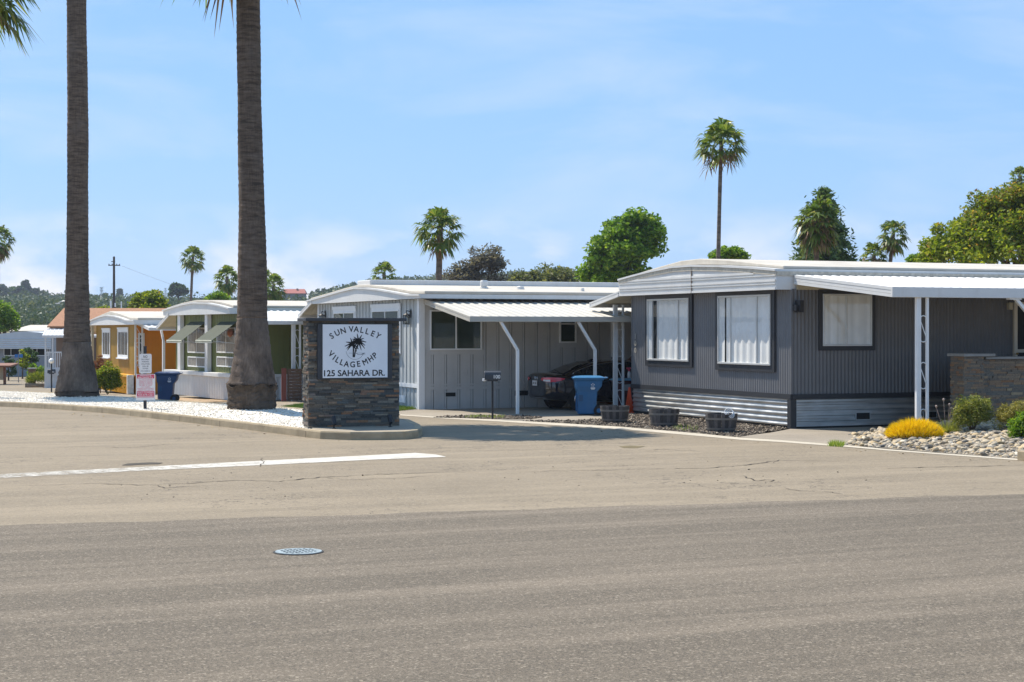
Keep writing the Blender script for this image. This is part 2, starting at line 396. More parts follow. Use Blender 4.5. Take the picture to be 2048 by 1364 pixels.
def grass(name, polys, n, h=.09, mat=None):
    V = []; 
    for poly, k in polys:
        for x, y in scatter(poly, k):
            z = zg(x, y); a = random.uniform(0, 6.28); l = h*random.uniform(.5, 1.3); wd = .008
            dx, dy = math.cos(a)*wd, math.sin(a)*wd; lx, ly = random.gauss(0, .4)*l, random.gauss(0, .4)*l
            V += [(x-dx, y-dy, z), (x+dx, y+dy, z), (x+lx, y+ly, z+l)]
    o = raw(name, V, np.arange(len(V)).reshape(-1, 3), 3, mat or M_grass); o['kind'] = 'stuff'; return o
g1 = [p.xy[:] for p in gp((560,817), (612,821.5), (640,816), (612,809.5))]
g2 = [p.xy[:] for p in gp((780,824), (832,818.5), (842,815.5), (790,814))]
g3 = [p.xy[:] for p in gp((0,752), (36,751), (44,748), (30,744), (0,744))]
wd1 = [p.xy[:] for p in gp((925,837), (1010,838), (1010,834), (940,833.5))]
wd2 = [p.xy[:] for p in gp((1655,892.5), (1685,894.5), (1690,889), (1664,887))]
wd3 = [p.xy[:] for p in gp((1335,861), (1390,865), (1400,857), (1360,852))]
grass('grass', [(g1, 5000), (g2, 3500), (g3, 1500), (wd1, 260), (wd2, 380), (wd3, 120)], 0, .09)
sheet('dirt_verge', [p.xy[:] for p in gp((345,799), (360,795), (462,799), (466,803), (400,804.5), (350,803))], .006, asphalt('tan_dirt', (.42,.27,.14), .4, .2, 0, 20, .8))
sheet('dirt_verge', [p.xy[:] for p in gp((205,790), (262,789), (272,793), (240,795.5), (206,793))], .006, M_earth)
# the kerbed island: kerb, white gravel, concrete nose under the sign
kb = [(-140,802), (0,813.3), (60,816), (120,819.5), (205,826), (300,836.5), (400,848), (480,858), (560,868), (612,874.8), (640,878), (700,880.3), (760,880.2), (810,879), (836,876), (845,870), (842,864)]
kb_out = [G(x, y) for x, y in kb]
back = [G(x, y) for x, y in [(820,853), (770,846), (700,838), (610,829), (520,821), (420,815.5), (330,809.5), (240,802.5), (150,795), (60,790), (0,787), (-140,778)]]
KH = .17
loop = kb_out + back
def offset_in(pts, d):
    out = []; n = len(pts); ar = sum(pts[i].x*pts[(i+1)%n].y - pts[(i+1)%n].x*pts[i].y for i in range(n)); sgn = 1 if ar > 0 else -1
    for i, p in enumerate(pts):
        t = (pts[(i+1) % n] - pts[i-1]); t.z = 0; t.normalize(); nrm = Vector((-t.y, t.x, 0))*sgn; out.append(p + nrm*d)
    return out
inn = offset_in(loop, .16); mid_ = offset_in(loop, .022)
mk = M()
n_ = len(loop)
z_ = lambda p, h: Vector((p.x, p.y, zg(p.x, p.y) + h))
ringv = [[z_(p, -.05) for p in loop], [z_(p, KH-.03) for p in offset_in(loop, .008)], [z_(p, KH) for p in mid_], [z_(p, KH) for p in inn], [z_(p, KH-.12) for p in inn]]
mk.add([p for r_ in ringv for p in r_], [(j*n_+i, j*n_+(i+1) % n_, (j+1)*n_+(i+1) % n_, (j+1)*n_+i) for j in range(4) for i in range(n_)])
# saw joints across the kerb
o = mk.build('kerb', M_kerb); o['kind'] = 'structure'
mj = M()
for (x, y) in [(20,814.6), (57,816), (90,817.8), (147,821.6), (205,826), (262,832), (360,843.5), (440,853), (530,864), (612,874.8)]:
    p = G(x, y); t = Vector((-math.sin(R(34)), math.cos(R(34)), 0)); q = Vector((t.y, -t.x, 0))
    if q.y < 0: q = -q
    q = Vector((math.cos(R(34)), math.sin(R(34)), 0))
    mj.box(0,0,0,0,0,0) if False else None
    a = p - q*.012; b = p + q*.15
    mj.quad(a - t*.008, a + t*.008, a + t*.008 + Vector((0,0,KH-.03)), a - t*.008 + Vector((0,0,KH-.03)))
o = mj.build('kerb_joint', pmat('joint_dark', (.07,.055,.04), .9)); o['kind'] = 'structure'
innp = [p.xy[:] for p in inn]
sheet('island_bed', innp, KH-.03, M_wgbed)
nose = [p.xy[:] for p in [inn[i] for i in range(9, len(kb))] + inn[len(kb):len(kb)+4]]
sheet('island_nose', nose, KH-.004, M_conc)
SIGN_O = Vector((-4.44, 37.3, 0))
gz = []
PALM1, PALM2 = G(155,798.5,.15), G(505,826,.15)
gravpoly = [p.xy[:] for p in inn[:10]] + [p.xy[:] for p in inn[len(kb)+3:]]
def mound(x, y):
    h = 0
    for p, rr, hh in ((PALM1, 2.2, .13), (PALM2, 1.9, .14)):
        d = math.hypot(x-p.x, y-p.y); h = max(h, hh*max(0, 1-(d/rr)**2))
    return h
pts_ = [(x, y, zg(x, y)+KH-.03+mound(x, y)) for x, y in scatter(gravpoly, 30000)]
pebbles('white_gravel', pts_, .012, .034, .42, M_whitegravel)['kind'] = 'stuff'
mm = M()
for p, rr, hh in ((PALM1, 2.2, .13), (PALM2, 1.9, .14)):
    b = zg(p.x, p.y)+KH-.035
    mm.lathe([(rr, -.01), (rr*.8, hh*.36), (rr*.55, hh*.7), (rr*.3, hh*.91), (.02, hh)], 28, (p.x, p.y, b), False)
o = mm.build('gravel_mound', M_wgbed, smooth=True); o['kind'] = 'structure'
# litter and dark stains on the road
def stain(name, pts, c, dz):
    o = sheet(name, [p.xy[:] for p in pts], dz, pmat(name, c, .85, .3, 4)); return o
stain('road_stain', gp((243,931), (255,927.5), (300,925.2), (326,926), (318,928.5), (280,929.5), (262,931)), (.045,.035,.022), .006)
stain('leaf_smudge', gp((1238,893), (1262,891.6), (1290,893), (1275,896.3), (1248,896.2)), (.15,.115,.05), .006)
M_crack = pmat('crack_dark_brown', (.05,.038,.026), .95, .3, 5)  # plain dark brown for the road cracks
def crack(pix, wd, seed):
    r = random.Random(seed); pts = [G(x, y) for x, y in pix]; out = []
    for a, b in zip(pts, pts[1:]):
        k = max(3, int((b-a).length/.12))
        for i in range(k): out.append(a.lerp(b, i/k) + Vector((r.uniform(-.03,.03), r.uniform(-.07,.07), 0)))
    out.append(pts[-1]); m = M(); vs = []
    for i, p in enumerate(out):
        t = (out[min(i+1,len(out)-1)]-out[max(i-1,0)]); t.z = 0; t.normalize(); nn = Vector((-t.y,t.x,0)); q = wd*r.uniform(.25,1.1)*min(1, 4*min(i, len(out)-1-i)/len(out)+.15); z = zg(p.x,p.y)+.0065
        vs += [Vector((p.x,p.y,z))-nn*q, Vector((p.x,p.y,z))+nn*q]
    m.add(vs, [(2*i,2*i+2,2*i+3,2*i+1) for i in range(len(out)-1)]); o = m.build('road_crack', M_crack, recalc=False); o['kind'] = 'structure'
crack([(0,973),(90,971),(180,967),(280,970),(380,967),(470,961),(560,963),(640,955),(760,949),(880,945),(1000,944)], .022, 1)
crack([(300,969),(330,976),(420,972)], .015, 2); crack([(640,955),(700,960),(790,957),(870,952)], .014, 3)
crack([(1000,944),(1150,941.5),(1300,938.5),(1420,936),(1500,930),(1560,921),(1700,922.5)], .020, 4)
crack([(1485,952),(1510,962),(1545,960),(1530,968)], .016, 5); crack([(1760,938),(1860,934.5),(1950,933),(2060,931)], .026, 6)
crack([(524,915),(527,924),(520,934)], .012, 7); crack([(840,851),(900,852.5),(990,856.5),(1060,861),(1130,868)], .02, 8); crack([(1690,990),(1660,984),(1600,982),(1560,975)], .014, 9)
crack([(960,902),(1080,900),(1210,903),(1330,899),(1440,906)], .014, 10); crack([(60,900),(160,893),(260,896),(360,886)], .014, 11)
M_litter = islandmat('dry_leaves', [(0,(.16,.10,.04)),(.5,(.30,.20,.08)),(1,(.45,.36,.16))], .9, 0)
lit = []
for (a, b, n_l) in (((30,816),(300,838),60), ((300,838),(610,876),60), ((840,874),(640,881),26), ((1000,847),(1480,882),70), ((1480,882),(2040,924),60), ((1300,848),(1560,866),40), ((345,801),(460,802),40)):
    for i in range(n_l):
        t = random.random(); p = G(a[0]+(b[0]-a[0])*t, a[1]+(b[1]-a[1])*t+abs(random.gauss(0,1.6))+.6); lit.append((p.x, p.y, p.z+.014))
o = pebbles('leaf_litter', [(x,y,z-.012) for x,y,z in lit if random.random() < .55], .012, .03, .14, M_litter); o['kind'] = 'stuff'
# river stones at the right, heaped against the wall
rock = [p.xy[:] for p in gp((1690,890.5), (1760,896), (1850,902.5), (2048,918.5), (2200,932))] + [(13.2, 39.2), (9.2, 38.1), (8.0, 37.9), (7.4, 37.4)] + [p.xy[:] for p in gp((1720,881))]
def rockz(x, y):
    d = min(math.hypot(x-(rock[i][0]+(rock[i+1][0]-rock[i][0])*t/8), y-(rock[i][1]+(rock[i+1][1]-rock[i][1])*t/8)) for i in (0,1,2,3,len(rock)-2) for t in range(9))
    return .24*min(1, d/2.6)**1.15
rpts = scatter(rock, 6000)
bedm = M()
gx = np.linspace(6.0, 14.5, 50); gy = np.linspace(31, 39.5, 50)
ids = {}
for i, x in enumerate(gx):
    for j, y in enumerate(gy): ids[i, j] = len(bedm.v); bedm.v.append((x, y, rockz(x, y) + .0 if inpoly(x, y, rock) else -.03))
for i in range(49):
    for j in range(49): bedm.f.append((ids[i,j], ids[i+1,j], ids[i+1,j+1], ids[i,j+1]))
o = bedm.build('rock_bed', M_dirtbed, smooth=True); o['kind'] = 'structure'
pebbles('river_stones', [(x, y, rockz(x, y)) for x, y in rpts], .02, .088, .55, M_river, 'ico', 3.2)['kind'] = 'stuff'
blk = M(); q = G(2056,921); blk.box(-.18,.6,-.15,.15,0,.17)
o = blk.build('kerb_block', M_kerb, bevel=.015); o.location = (q.x+.05, q.y, 0); o.rotation_euler.z = TH
tag(o, 'short concrete kerb block at the end of the river stones', 'kerb block')
# ================================================================== house materials
M_white = pmat('white_painted_metal', (.64,.63,.60), .45, .05, 2, dirt=.3, dirtc=(.45,.40,.32))
M_post = pmat('white_post_paint', (.76,.75,.72), .4, .05, 3)
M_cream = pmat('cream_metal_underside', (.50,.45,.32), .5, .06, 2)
M_roofw = pmat('white_roof_coating', (.50,.455,.38), .8, .12, 1.2, dirt=.55, dirtc=(.36,.29,.20), bmp=.3, bs=12)
M_char = pmat('charcoal_siding', (.145,.144,.146), .5, .1, 1.5, dirt=.2, dirtc=(.22,.2,.18))
M_black = pmat('black_trim', (.030,.031,.034), .5, .12, 3)
M_galv, ng, bgv = new_mat('galvanised_sheet')
cg = objco(ng); gn = noise(ng, mapping(ng, cg, scale=(.7,.7,3)), 2.5, 6, .6)
ng.links.new(mixc(ng, rng_map(ng, gn.outputs[0], .3, .7), (.40,.41,.40), (.62,.62,.60)), bgv.inputs['Base Color'])
bgv.inputs['Metallic'].default_value = .8; ng.links.new(rng_map(ng, gn.outputs[0], .3, .7, .30, .5), bgv.inputs['Roughness'])
M_grey = pmat('grey_board_siding', (.50,.49,.465), .6, .08, 1.5, dirt=.22, dirtc=(.30,.27,.23))
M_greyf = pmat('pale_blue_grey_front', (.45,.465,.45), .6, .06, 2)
M_green = pmat('olive_green_siding', (.15,.165,.055), .6, .08, 2)
M_awng = pmat('sage_awning', (.06,.068,.042), .8, .08, 2)
M_orange = pmat('orange_siding', (.66,.235,.010), .6, .07, 2)
M_yellow = pmat('mustard_siding', (.36,.205,.022), .6, .07, 2)
M_ochre = pmat('yellow_ribbed_skirting', (.72,.36,.012), .55, .07, 2)
M_brown = pmat('taupe_siding', (.17,.125,.10), .6, .08, 2)
M_shingle = pmat('red_brown_shingle', (.34,.165,.085), .85, .25, 9, bmp=.5, bs=12, stretch=(1,1,4))
M_bluegrey = pmat('blue_grey_metal', (.52,.54,.55), .5, .05, 2)
M_wallgrey = pmat('light_grey_siding', (.27,.29,.31), .6, .06, 2)
M_glass = glassmat('window_glass', (.95,.96,.96), .07)
M_glassd = glassmat('dark_window_glass', (.8,.85,.82), .06)
M_curt = pmat('white_curtain', (.80,.79,.76), .9, .05, 3)
M_dark = pmat('dark_interior', (.012,.014,.013), .8, .3, 2)
M_blind = pmat('blind_green_reflection', (.045,.06,.035), .6, .2, 3)  # dark green of reflected trees put into the blind and backing colour
M_frame = pmat('silver_window_frame', (.55,.55,.53), .35, .06, 3, metal=.4)
M_winw = pmat('white_window_frame', (.76,.76,.74), .45, .04, 3)
M_lantern = pmat('black_lantern_metal', (.015,.015,.017), .45, .1, 5)
M_wood = pmat('red_brown_wood', (.20,.085,.045), .7, .25, 4, stretch=(1,1,6))
M_slat = pmat('dark_brown_slats', (.115,.07,.045), .75, .25, 5, stretch=(6,6,1))

class House:
    def __init__(s, name, label, px, py, th, cat='mobile home', group=None):
        s.th = th; s.O = G(px, py)
        s.u = Vector((-math.sin(th), math.cos(th), 0)); s.w = Vector((math.cos(th), math.sin(th), 0))
        s.e = thing(name, label, cat, s.O, th, group)
    def hit(s, pl, px, py, off=0.0):
        """local coordinates (along the wall, height) of a photo point lying on the wall plane pushed outward by off"""
        d = Vector(((px-CX)/F, 1, -(py-HY)/F)); n = s.w if pl == 'F' else s.u
        t = (s.O.dot(n) - off - 0.0) / (d.x*n.x + d.y*n.y)
        p = d*t + Vector((0,0,H)) - s.O
        return (p.dot(s.u) if pl == 'F' else p.dot(s.w)), p.z
    def rect(s, pl, x0, x1, y0, y1, off=0.0):
        a0 = s.hit(pl, x0, (y0+y1)/2, off)[0]; a1 = s.hit(pl, x1, (y0+y1)/2, off)[0]; xm = (x0+x1)/2
        return min(a0,a1), max(a0,a1), s.hit(pl, xm, y1, off)[1], s.hit(pl, xm, y0, off)[1]
def bp(m, pl, a0, a1, d0, d1, z0, z1):
    if pl == 'F': return m.box(-d1, -d0, a0, a1, z0, z1)
    return m.box(a0, a1, -d1, -d0, z0, z1)
def pt(pl, a, d, z): return Vector((-d, a, z)) if pl == 'F' else Vector((a, -d, z))
def window(parent, pl, a0, a1, z0, z1, fmat=None, fw=.05, mull=(), sur=0, smat=None, inner='dark', gap=None, base=.0, rails=(), sill=False, glass=None, head=0, label=None, dp=.06):
    """a framed window set on the wall face; base = how far the cladding stands proud"""
    b = base; m = M(); fmat = fmat or M_winw
    bp(m,pl,a0,a1,b,b+dp,z0,z0+fw); bp(m,pl,a0,a1,b,b+dp,z1-fw,z1)
    bp(m,pl,a0,a0+fw,b,b+dp,z0+fw,z1-fw); bp(m,pl,a1-fw,a1,b,b+dp,z0+fw,z1-fw)
    for q in mull:
        c = a0+(a1-a0)*q; bp(m,pl,c-fw*.45,c+fw*.45,b+.004,b+dp*.9,z0+fw,z1-fw)
    for q in rails:
        c = z0+(z1-z0)*q; bp(m,pl,a0+fw,a1-fw,b+.006,b+dp*.8,c-fw*.45,c+fw*.45)
    wn = m.build('window', fmat, parent, bevel=.006, seg=1)
    if label: wn['label'] = label
    if sur:
        m = M(); bp(m,pl,a0-sur,a1+sur,b,b+.03,z0-sur,z0); bp(m,pl,a0-sur,a1+sur,b,b+.03,z1,z1+sur)
        bp(m,pl,a0-sur,a0,b,b+.03,z0,z1); bp(m,pl,a1,a1+sur,b,b+.03,z0,z1)
        if sill: bp(m,pl,a0-sur*1.3,a1+sur*1.3,b,b+.10,z0-sur-.05,z0-sur)
        if head: bp(m,pl,a0-sur*1.35,a1+sur*1.35,b,b+.05,z1+sur,z1+sur+head)
        m.build('surround', smat or fmat, wn)
    if inner == 'curtain':
        L = a1-a0-2*fw; k = int(L/.022); m = M(); zz0, zz1 = z0+fw, z1-fw; rr = random.Random(int(a0*100)); ph = 0; prev = None
        if gap: mg = M(); bp(mg,pl,a0+L*gap[0],a0+L*gap[1]+fw,b+.001,b+.004,zz0,zz1); mg.build('interior', M_dark, wn)
        for i in range(k+1):
            a = a0+fw+L*i/k; ph += rr.uniform(.15, .75)
            d = b+.006+min(.026,dp*.45)*(.5+.5*math.sin(ph)); m.v += [pt(pl,a,d,zz0), pt(pl,a,d+.002*math.sin(ph*3),zz1)]
            if i and not (gap and gap[0] < i/k < gap[1]): m.f.append((2*i-2, 2*i, 2*i+1, 2*i-1))
        m.build('curtain', M_curt, wn, smooth=True)
    else:
        m = M(); bp(m,pl,a0+fw*.5,a1-fw*.5,b+.001,b+.008,z0+fw*.5,z1-fw*.5)
        m.build('interior', M_blind if inner == 'blind' else M_dark, wn)
        if inner == 'blind':
            m = M(); z = z0+fw+.03
            while z < z1-fw-.02:
                bp(m,pl,a0+fw,a1-fw,b+.012,b+.026,z,z+.022); z += .05
            m.build('blind', M_blind, wn)
    m = M(); d = b+min(.036,dp*.6)
    m.quad(pt(pl,a0+fw*.9,d,z0+fw*.9), pt(pl,a1-fw*.9,d,z0+fw*.9), pt(pl,a1-fw*.9,d,z1-fw*.9), pt(pl,a0+fw*.9,d,z1-fw*.9))
    m.build('pane', glass or M_glass, wn, recalc=False)
    return wn
def lantern(parent, pl, a, z, s=1.0, base=0):
    m = M(); bp(m,pl,a-.05*s,a+.05*s,base,base+.02,z-.02,z+.22*s)
    m.bar(pt(pl,a,base+.02,z+.16*s), pt(pl,a,base+.13*s,z+.19*s), .02)
    m.bar(pt(pl,a,base+.13*s,z+.19*s), pt(pl,a,base+.13*s,z+.10*s), .02)
    c = pt(pl,a,base+.13*s,z-.2*s)
    m.lathe([(.03*s,.31*s),(.115*s,.26*s),(.115*s,.24*s)], 12, c); m.lathe([(.10*s,-.02*s),(.10*s,0)], 12, c)
    for k in range(6):
        t = k*math.pi/3; q = c + Vector((math.cos(t)*.09*s, math.sin(t)*.09*s, 0)); m.bar(q, q+Vector((0,0,.25*s)), .012)
    l = m.build('wall_lantern', M_lantern, parent)
    m = M(); m.lathe([(.05*s,.0),(.07*s,.05*s),(.07*s,.18*s),(.05*s,.23*s)], 12, c); m.build('lamp_glass', glassmat('lantern_glass_%s' % parent.name, (.7,.7,.66), .2), l, smooth=True)
    return l
def gable(parent, prof, x0, x1, ov, mroof, mfascia, zb, th=.05, ridges=True, fdrop=None, nb=5):
    """arched roof: prof = [(y, z)...] from the near eave to the far eave; the end board closes it at x0"""
    m = M(); 
    top = [(y, z) for y, z in prof]; low = [(y, z-th) for y, z in prof]
    ring = top + low[::-1]
    m.prism([(x0-.05, y, z) for y, z in ring], (x1-x0+.05, 0, 0))
    rf = m.build('roof', mroof, parent)
    m = M(); ring = low + [(prof[-1][0], zb), (prof[0][0], zb)]
    m.prism([(x0, y, z) for y, z in ring], (.035, 0, 0))
    yn = prof[0][0]; m.box(x0+.035, x1, yn, yn+.03, zb, prof[0][1]-th); yf = prof[-1][0]; m.box(x0+.035, x1, yf-.03, yf, zb, prof[-1][1]-th)
    fa = m.build('fascia', mfascia, parent)
    m = M(); m.box(x0+.04, 0.0, yn+.035, yf-.035, zb+.012, zb+.03); m.box(x0+.04, x1, yn+.035, 0.0, zb+.012, zb+.03) if yn < -.05 else None
    m.build('soffit', mfascia, parent)
    return rf, fa
def scroll(p, q, h):
    """S-shaped bar between two posts"""
    p = Vector(p); q = Vector(q); d = q-p; out = []
    for i in range(11):
        t = math.pi*(1 + i/10); out.append(p + d*(.5+.42*math.cos(t)) + Vector((0,0, h*.5 + h*.28 - .0 - math.sin(t)*-.0)) )
    pts = []
    r = d.length*.42; up = Vector((0,0,1)); dn = d.normalized(); c1 = p+d*.5+up*(h*.80); c2 = p+d*.5+up*(h*.20)
    for i in range(15): t = R(-20) + R(200)*i/14; pts.append(c1 + dn*(math.cos(t)*r) + up*(math.sin(t)*r))
    for i in range(15): t = R(160)+R(200)*(14-i)/14 + 0; pts.append(c2 - dn*(-math.cos(t)*r) + up*(math.sin(t)*r))
    return pts
def lattice_post(parent, p, q, z0, z1, n, w=.05, gutter=True, mat=None, fr=.86):
    """ornamental awning post: two uprights joined by S-scrolls"""
    p = Vector((p[0], p[1], z0)); q = Vector((q[0], q[1], z0)); up = Vector((0,0,z1-z0)); m = M()
    m.bar(p, p+up, w); m.bar(q, q+up, w)
    if gutter:
        dn = (q-p).normalized(); m.bar(p-dn*(w*1.25), p-dn*(w*1.25)+up, w*1.3, w*1.1)
    po = m.build('awning_post', mat or M_post, parent)
    hh = (z1-z0)/n
    for i in range(n):
        m = M()
        m.tube(scroll(p+Vector((0,0,hh*i)), q+Vector((0,0,hh*i)), hh*fr), .011, 6)
        m.build('scrollwork', mat or M_post, po, smooth=True)
    return po
def awning(parent, pl_o, along, out, zin, zout, L, D, pitch=.2, beam=.16, mat=None, under=None, name='awning', a0=0, endtop=True, slab=.045):
    """ribbed metal canopy. pl_o = inner start point (x,y), along/out = unit local vectors"""
    mat = mat or M_white; o = Vector((pl_o[0], pl_o[1], 0)); al = Vector(along); ou = Vector(out); m = M()
    n = max(2, int(L/pitch)); seg = []
    for i in range(n):
        for q, h in ((0,0),(.10,.024),(.34,.024),(.44,0)): seg.append(((i+q)*L/n, h))
    seg.append((L, 0))
    vs = []
    for t, h in seg:
        a = o + al*t; vs += [a + Vector((0,0,zin+h)), a + ou*D + Vector((0,0,zout+h))]
    m.add(vs, [(2*i, 2*i+2, 2*i+3, 2*i+1) for i in range(len(seg)-1)])
    aw = m.build(name, mat, parent)
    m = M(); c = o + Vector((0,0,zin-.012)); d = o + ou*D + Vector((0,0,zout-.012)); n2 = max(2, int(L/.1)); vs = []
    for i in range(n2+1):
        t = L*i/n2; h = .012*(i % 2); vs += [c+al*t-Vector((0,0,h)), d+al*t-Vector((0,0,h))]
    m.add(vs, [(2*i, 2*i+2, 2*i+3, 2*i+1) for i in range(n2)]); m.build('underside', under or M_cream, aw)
    m = M(); e = o + ou*D
    m.bar(e+al*(-.03)+Vector((0,0,zout+.02-beam/2)), e+al*(L+.03)+Vector((0,0,zout+.02-beam/2)), .07, beam)
    m.build('gutter_beam', mat, aw, bevel=.008)
    for t in (0, L):
        m = M()
        for k in range(3):
            dz = .02 - beam*(k+.5)/3
            m.bar(o+al*t+Vector((0,0,zin+dz)), e+al*t+Vector((0,0,zout+dz)), .05 - .012*(k % 2), beam/3*.92)
        m.build('end_trim', mat, aw)
    return aw
def vent(parent, pl, a0, a1, z0, z1, base=0, fm=None, dm=None):
    m = M(); bp(m,pl,a0-.02,a1+.02,base,base+.02,z0-.02,z0); bp(m,pl,a0-.02,a1+.02,base,base+.02,z1,z1+.02); bp(m,pl,a0-.02,a0,base,base+.02,z0,z1); bp(m,pl,a1,a1+.02,base,base+.02,z0,z1)
    v = m.build('skirting_vent', fm or M_frame, parent)
    m = M(); bp(m,pl,a0,a1,base+.001,base+.008,z0,z1); m.build('opening', M_dark, v)
    m = M(); k = int((a1-a0)/.05)
    for i in range(1, k): bp(m,pl,a0+(a1-a0)*i/k-.003,a0+(a1-a0)*i/k+.003,base+.009,base+.014,z0,z1)
    m.build('louvre', M_black, v)

# ================================================================== charcoal corrugated home on the right
h = House('mobile_home', 'charcoal corrugated mobile home with white gable fascia and silver metal skirting', 1583, 858, TH)
E = h.e; zt = h.hit('S',1600,790)[1]; ze = h.hit('F',1553,579,.40)[1]; Wd = h.hit('F',1265,700)[0]; Ls = 14.0
zt = .79
m = M(); m.box(.03, Ls, .03, Wd-.03, .0, ze+.02); m.build('wall_core', M_dark, E)
m = M()
m.corr((.0, Wd, zt+.02), (0,-Wd,0), (0,0,ze-zt), (-1,0,0), .105, .016); m.corr((0,0,zt+.02), (Ls,0,0), (0,0,ze-zt), (0,-1,0), .10, .022)
m.corr((0,Wd,zt+.02), (6,0,0), (0,0,ze-zt), (0,1,0), .10, .02)
m.bar((-.0,0,zt+.02),(-.0,0,ze),.045); m.bar((0,Wd,zt+.02),(0,Wd,ze),.05)
m.build('wall', M_char, E)
m = M()   # black band, corner post
m.box(-.05,-.0,-.03,Wd+.03,zt-.10,zt+.02); m.box(.0,Ls,-.05,-.0,zt-.10,zt+.02)
m.box(-.055,.10,-.055,.10,.0,zt-.105); m.box(-.05,.06,Wd-.03,Wd+.04,.0,zt-.105)
m.build('base_trim', M_black, E)
m = M()
m.corr((-.0,.12,.07), (0,0,zt-.17), (0,Wd-.18,0), (-1,0,0), .128, .035)
m.corr((.12,0,.05), (0,0,zt-.15), (Ls-.2,0,0), (0,-1,0), .118, .02, shape='trap')
m.build('skirting', M_galv, E)
m = M(); m.box(-.01,.0,.1,Wd,0,.07); m.box(.1,Ls,-.01,0,0,.05); m.build('footing', M_dark, E)
b = .035
for (x0,x1,y0,y1,mu,gp_) in ((1297,1380,597,722,(.13,.26,.75),(.80,.88)), (1438.5,1544,590,729.5,(.25,.745),(.86,.885))):
    a0,a1,z0,z1 = h.rect('F', x0,x1,y0,y1,b)
    mu = [1-q for q in mu]
    window(E,'F',a0,a1,z0,z1,M_frame,.05,mu,.15,M_black,'curtain',gp_,b)
a0,a1,z0,z1 = h.rect('S',1644,1742,588,692,b)
window(E,'S',a0,a1,z0,z1,M_frame,.04,(.48,),.105,M_black,'curtain',None,b)
a, z = h.hit('S',1592,618,b); m = M()
bp(m,'S',a-.09,a+.0,b,b+.16,z-.05,z+.10); bp(m,'S',a-.03,a+.08,b,b+.22,z-.08,z+.2); m.build('wall_lantern', M_lantern, E, bevel=.01)
# stacked numerals at the far corner of the gable wall
par = M()
for i, ch in enumerate('100'):
    vs, fs = textmesh(ch, .2); a, z = h.hit('F',1270.5,673+i*14,.05)
    par.add([Vector((-.05, a-v.x*1.3, z+v.y)) for v in vs], fs)
par.build('house_number', pmat('aged_brass_numerals', (.42,.38,.30), .5, .1, 4), E, recalc=False)
# roof
pf = []
for (px,py) in ((1553,537.5),(1500,533.2),(1440,530.3),(1384,529.6),(1345,532.5),(1300,541.5),(1265,550.5),(1238,558)):
    pf.append(h.hit('F',px,py,.40))
prof = [(y-.0, z) for y, z in pf]
gable(E, prof, -.40, Ls, .4, M_white, M_white, ze)
m = M(); ring = [(y*.985+.06, z+.004) for y, z in prof] + [(y*.985+.06, z+.07+.09*math.exp(-((y-prof[3][0])/2.2)**2)) for y, z in prof][::-1]
m.prism([(-.18, y, z) for y, z in ring], (Ls, 0, 0)); m.build('roof_coating', M_roofw, E, bevel=.02)
# stepped lap boards and centre seam on the end fascia
m = M(); yn, yf = prof[0][0], prof[-1][0]
for k, zz in enumerate((ze+.0, ze+.13, ze+.19, ze+.32, ze+.38)):
    lim = [y for y, z in prof if z-.09 > zz+.06]
    if lim: m.box(-.425,-.401,max(yn+.03,min(lim)-.2) if k > 2 else yn+.03,min(yf-.03, max(lim)+.25),zz,zz+(.055 if k % 2 == 0 else .02))
m.build('lap_board', M_white, E)
m = M(); ym = prof[3][0]; m.box(-.43,-.401,ym-.012,ym+.012,ze,prof[3][1]-.06); m.build('fascia_seam', pmat('dirty_seam', (.25,.2,.16), .8), E)
m = M()
for i in range(len(prof)-1):
    (y0,z0),(y1,z1) = prof[i],prof[i+1]; m.prism([(-.425,y0,z0-.055),(-.425,y1,z1-.055),(-.425,y1,z1-.15),(-.425,y0,z0-.15)], (.02,0,0))
m.box(-.40,Ls,yn-.022,yn-.002,prof[0][1]-.16,prof[0][1]-.055); m.build('drip_edge', pmat('dusty_drip_edge', (.55,.49,.39), .6, .2, 9, dirt=.6, dirtc=(.2,.15,.1)), E)
# carport awning on the near side
aw_in, aw_z = h.hit('S',1590,549,.06); dA = 3.88
AW0 = aw_in
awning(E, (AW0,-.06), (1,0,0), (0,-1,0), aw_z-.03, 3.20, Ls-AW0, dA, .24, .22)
m = M(); m.box(AW0+.05,Ls,-.055,-.035,ze+.0,ze+.17); m.build('ledger', M_cream, E)
ax0 = h.hit('S',1838.8,700,dA)[0]; ax1 = h.hit('S',1854.3,700,dA)[0]
lattice_post(E, (ax0,-dA), (ax1,-dA), -.0, 3.0, 3, .052, fr=.66)
ax2 = h.hit('S',2062,660,dA)[0]
m = M(); m.bar((ax2+.15,-dA,0),(ax2+.15,-dA,2.45),.07); m.bar((ax2+.15,-dA,2.45),(ax2-.45,-dA,3.02),.07); m.box(ax2-.62,ax2-.3,-dA-.06,-dA+.06,2.97,3.02)
m.build('awning_post', M_post, E)
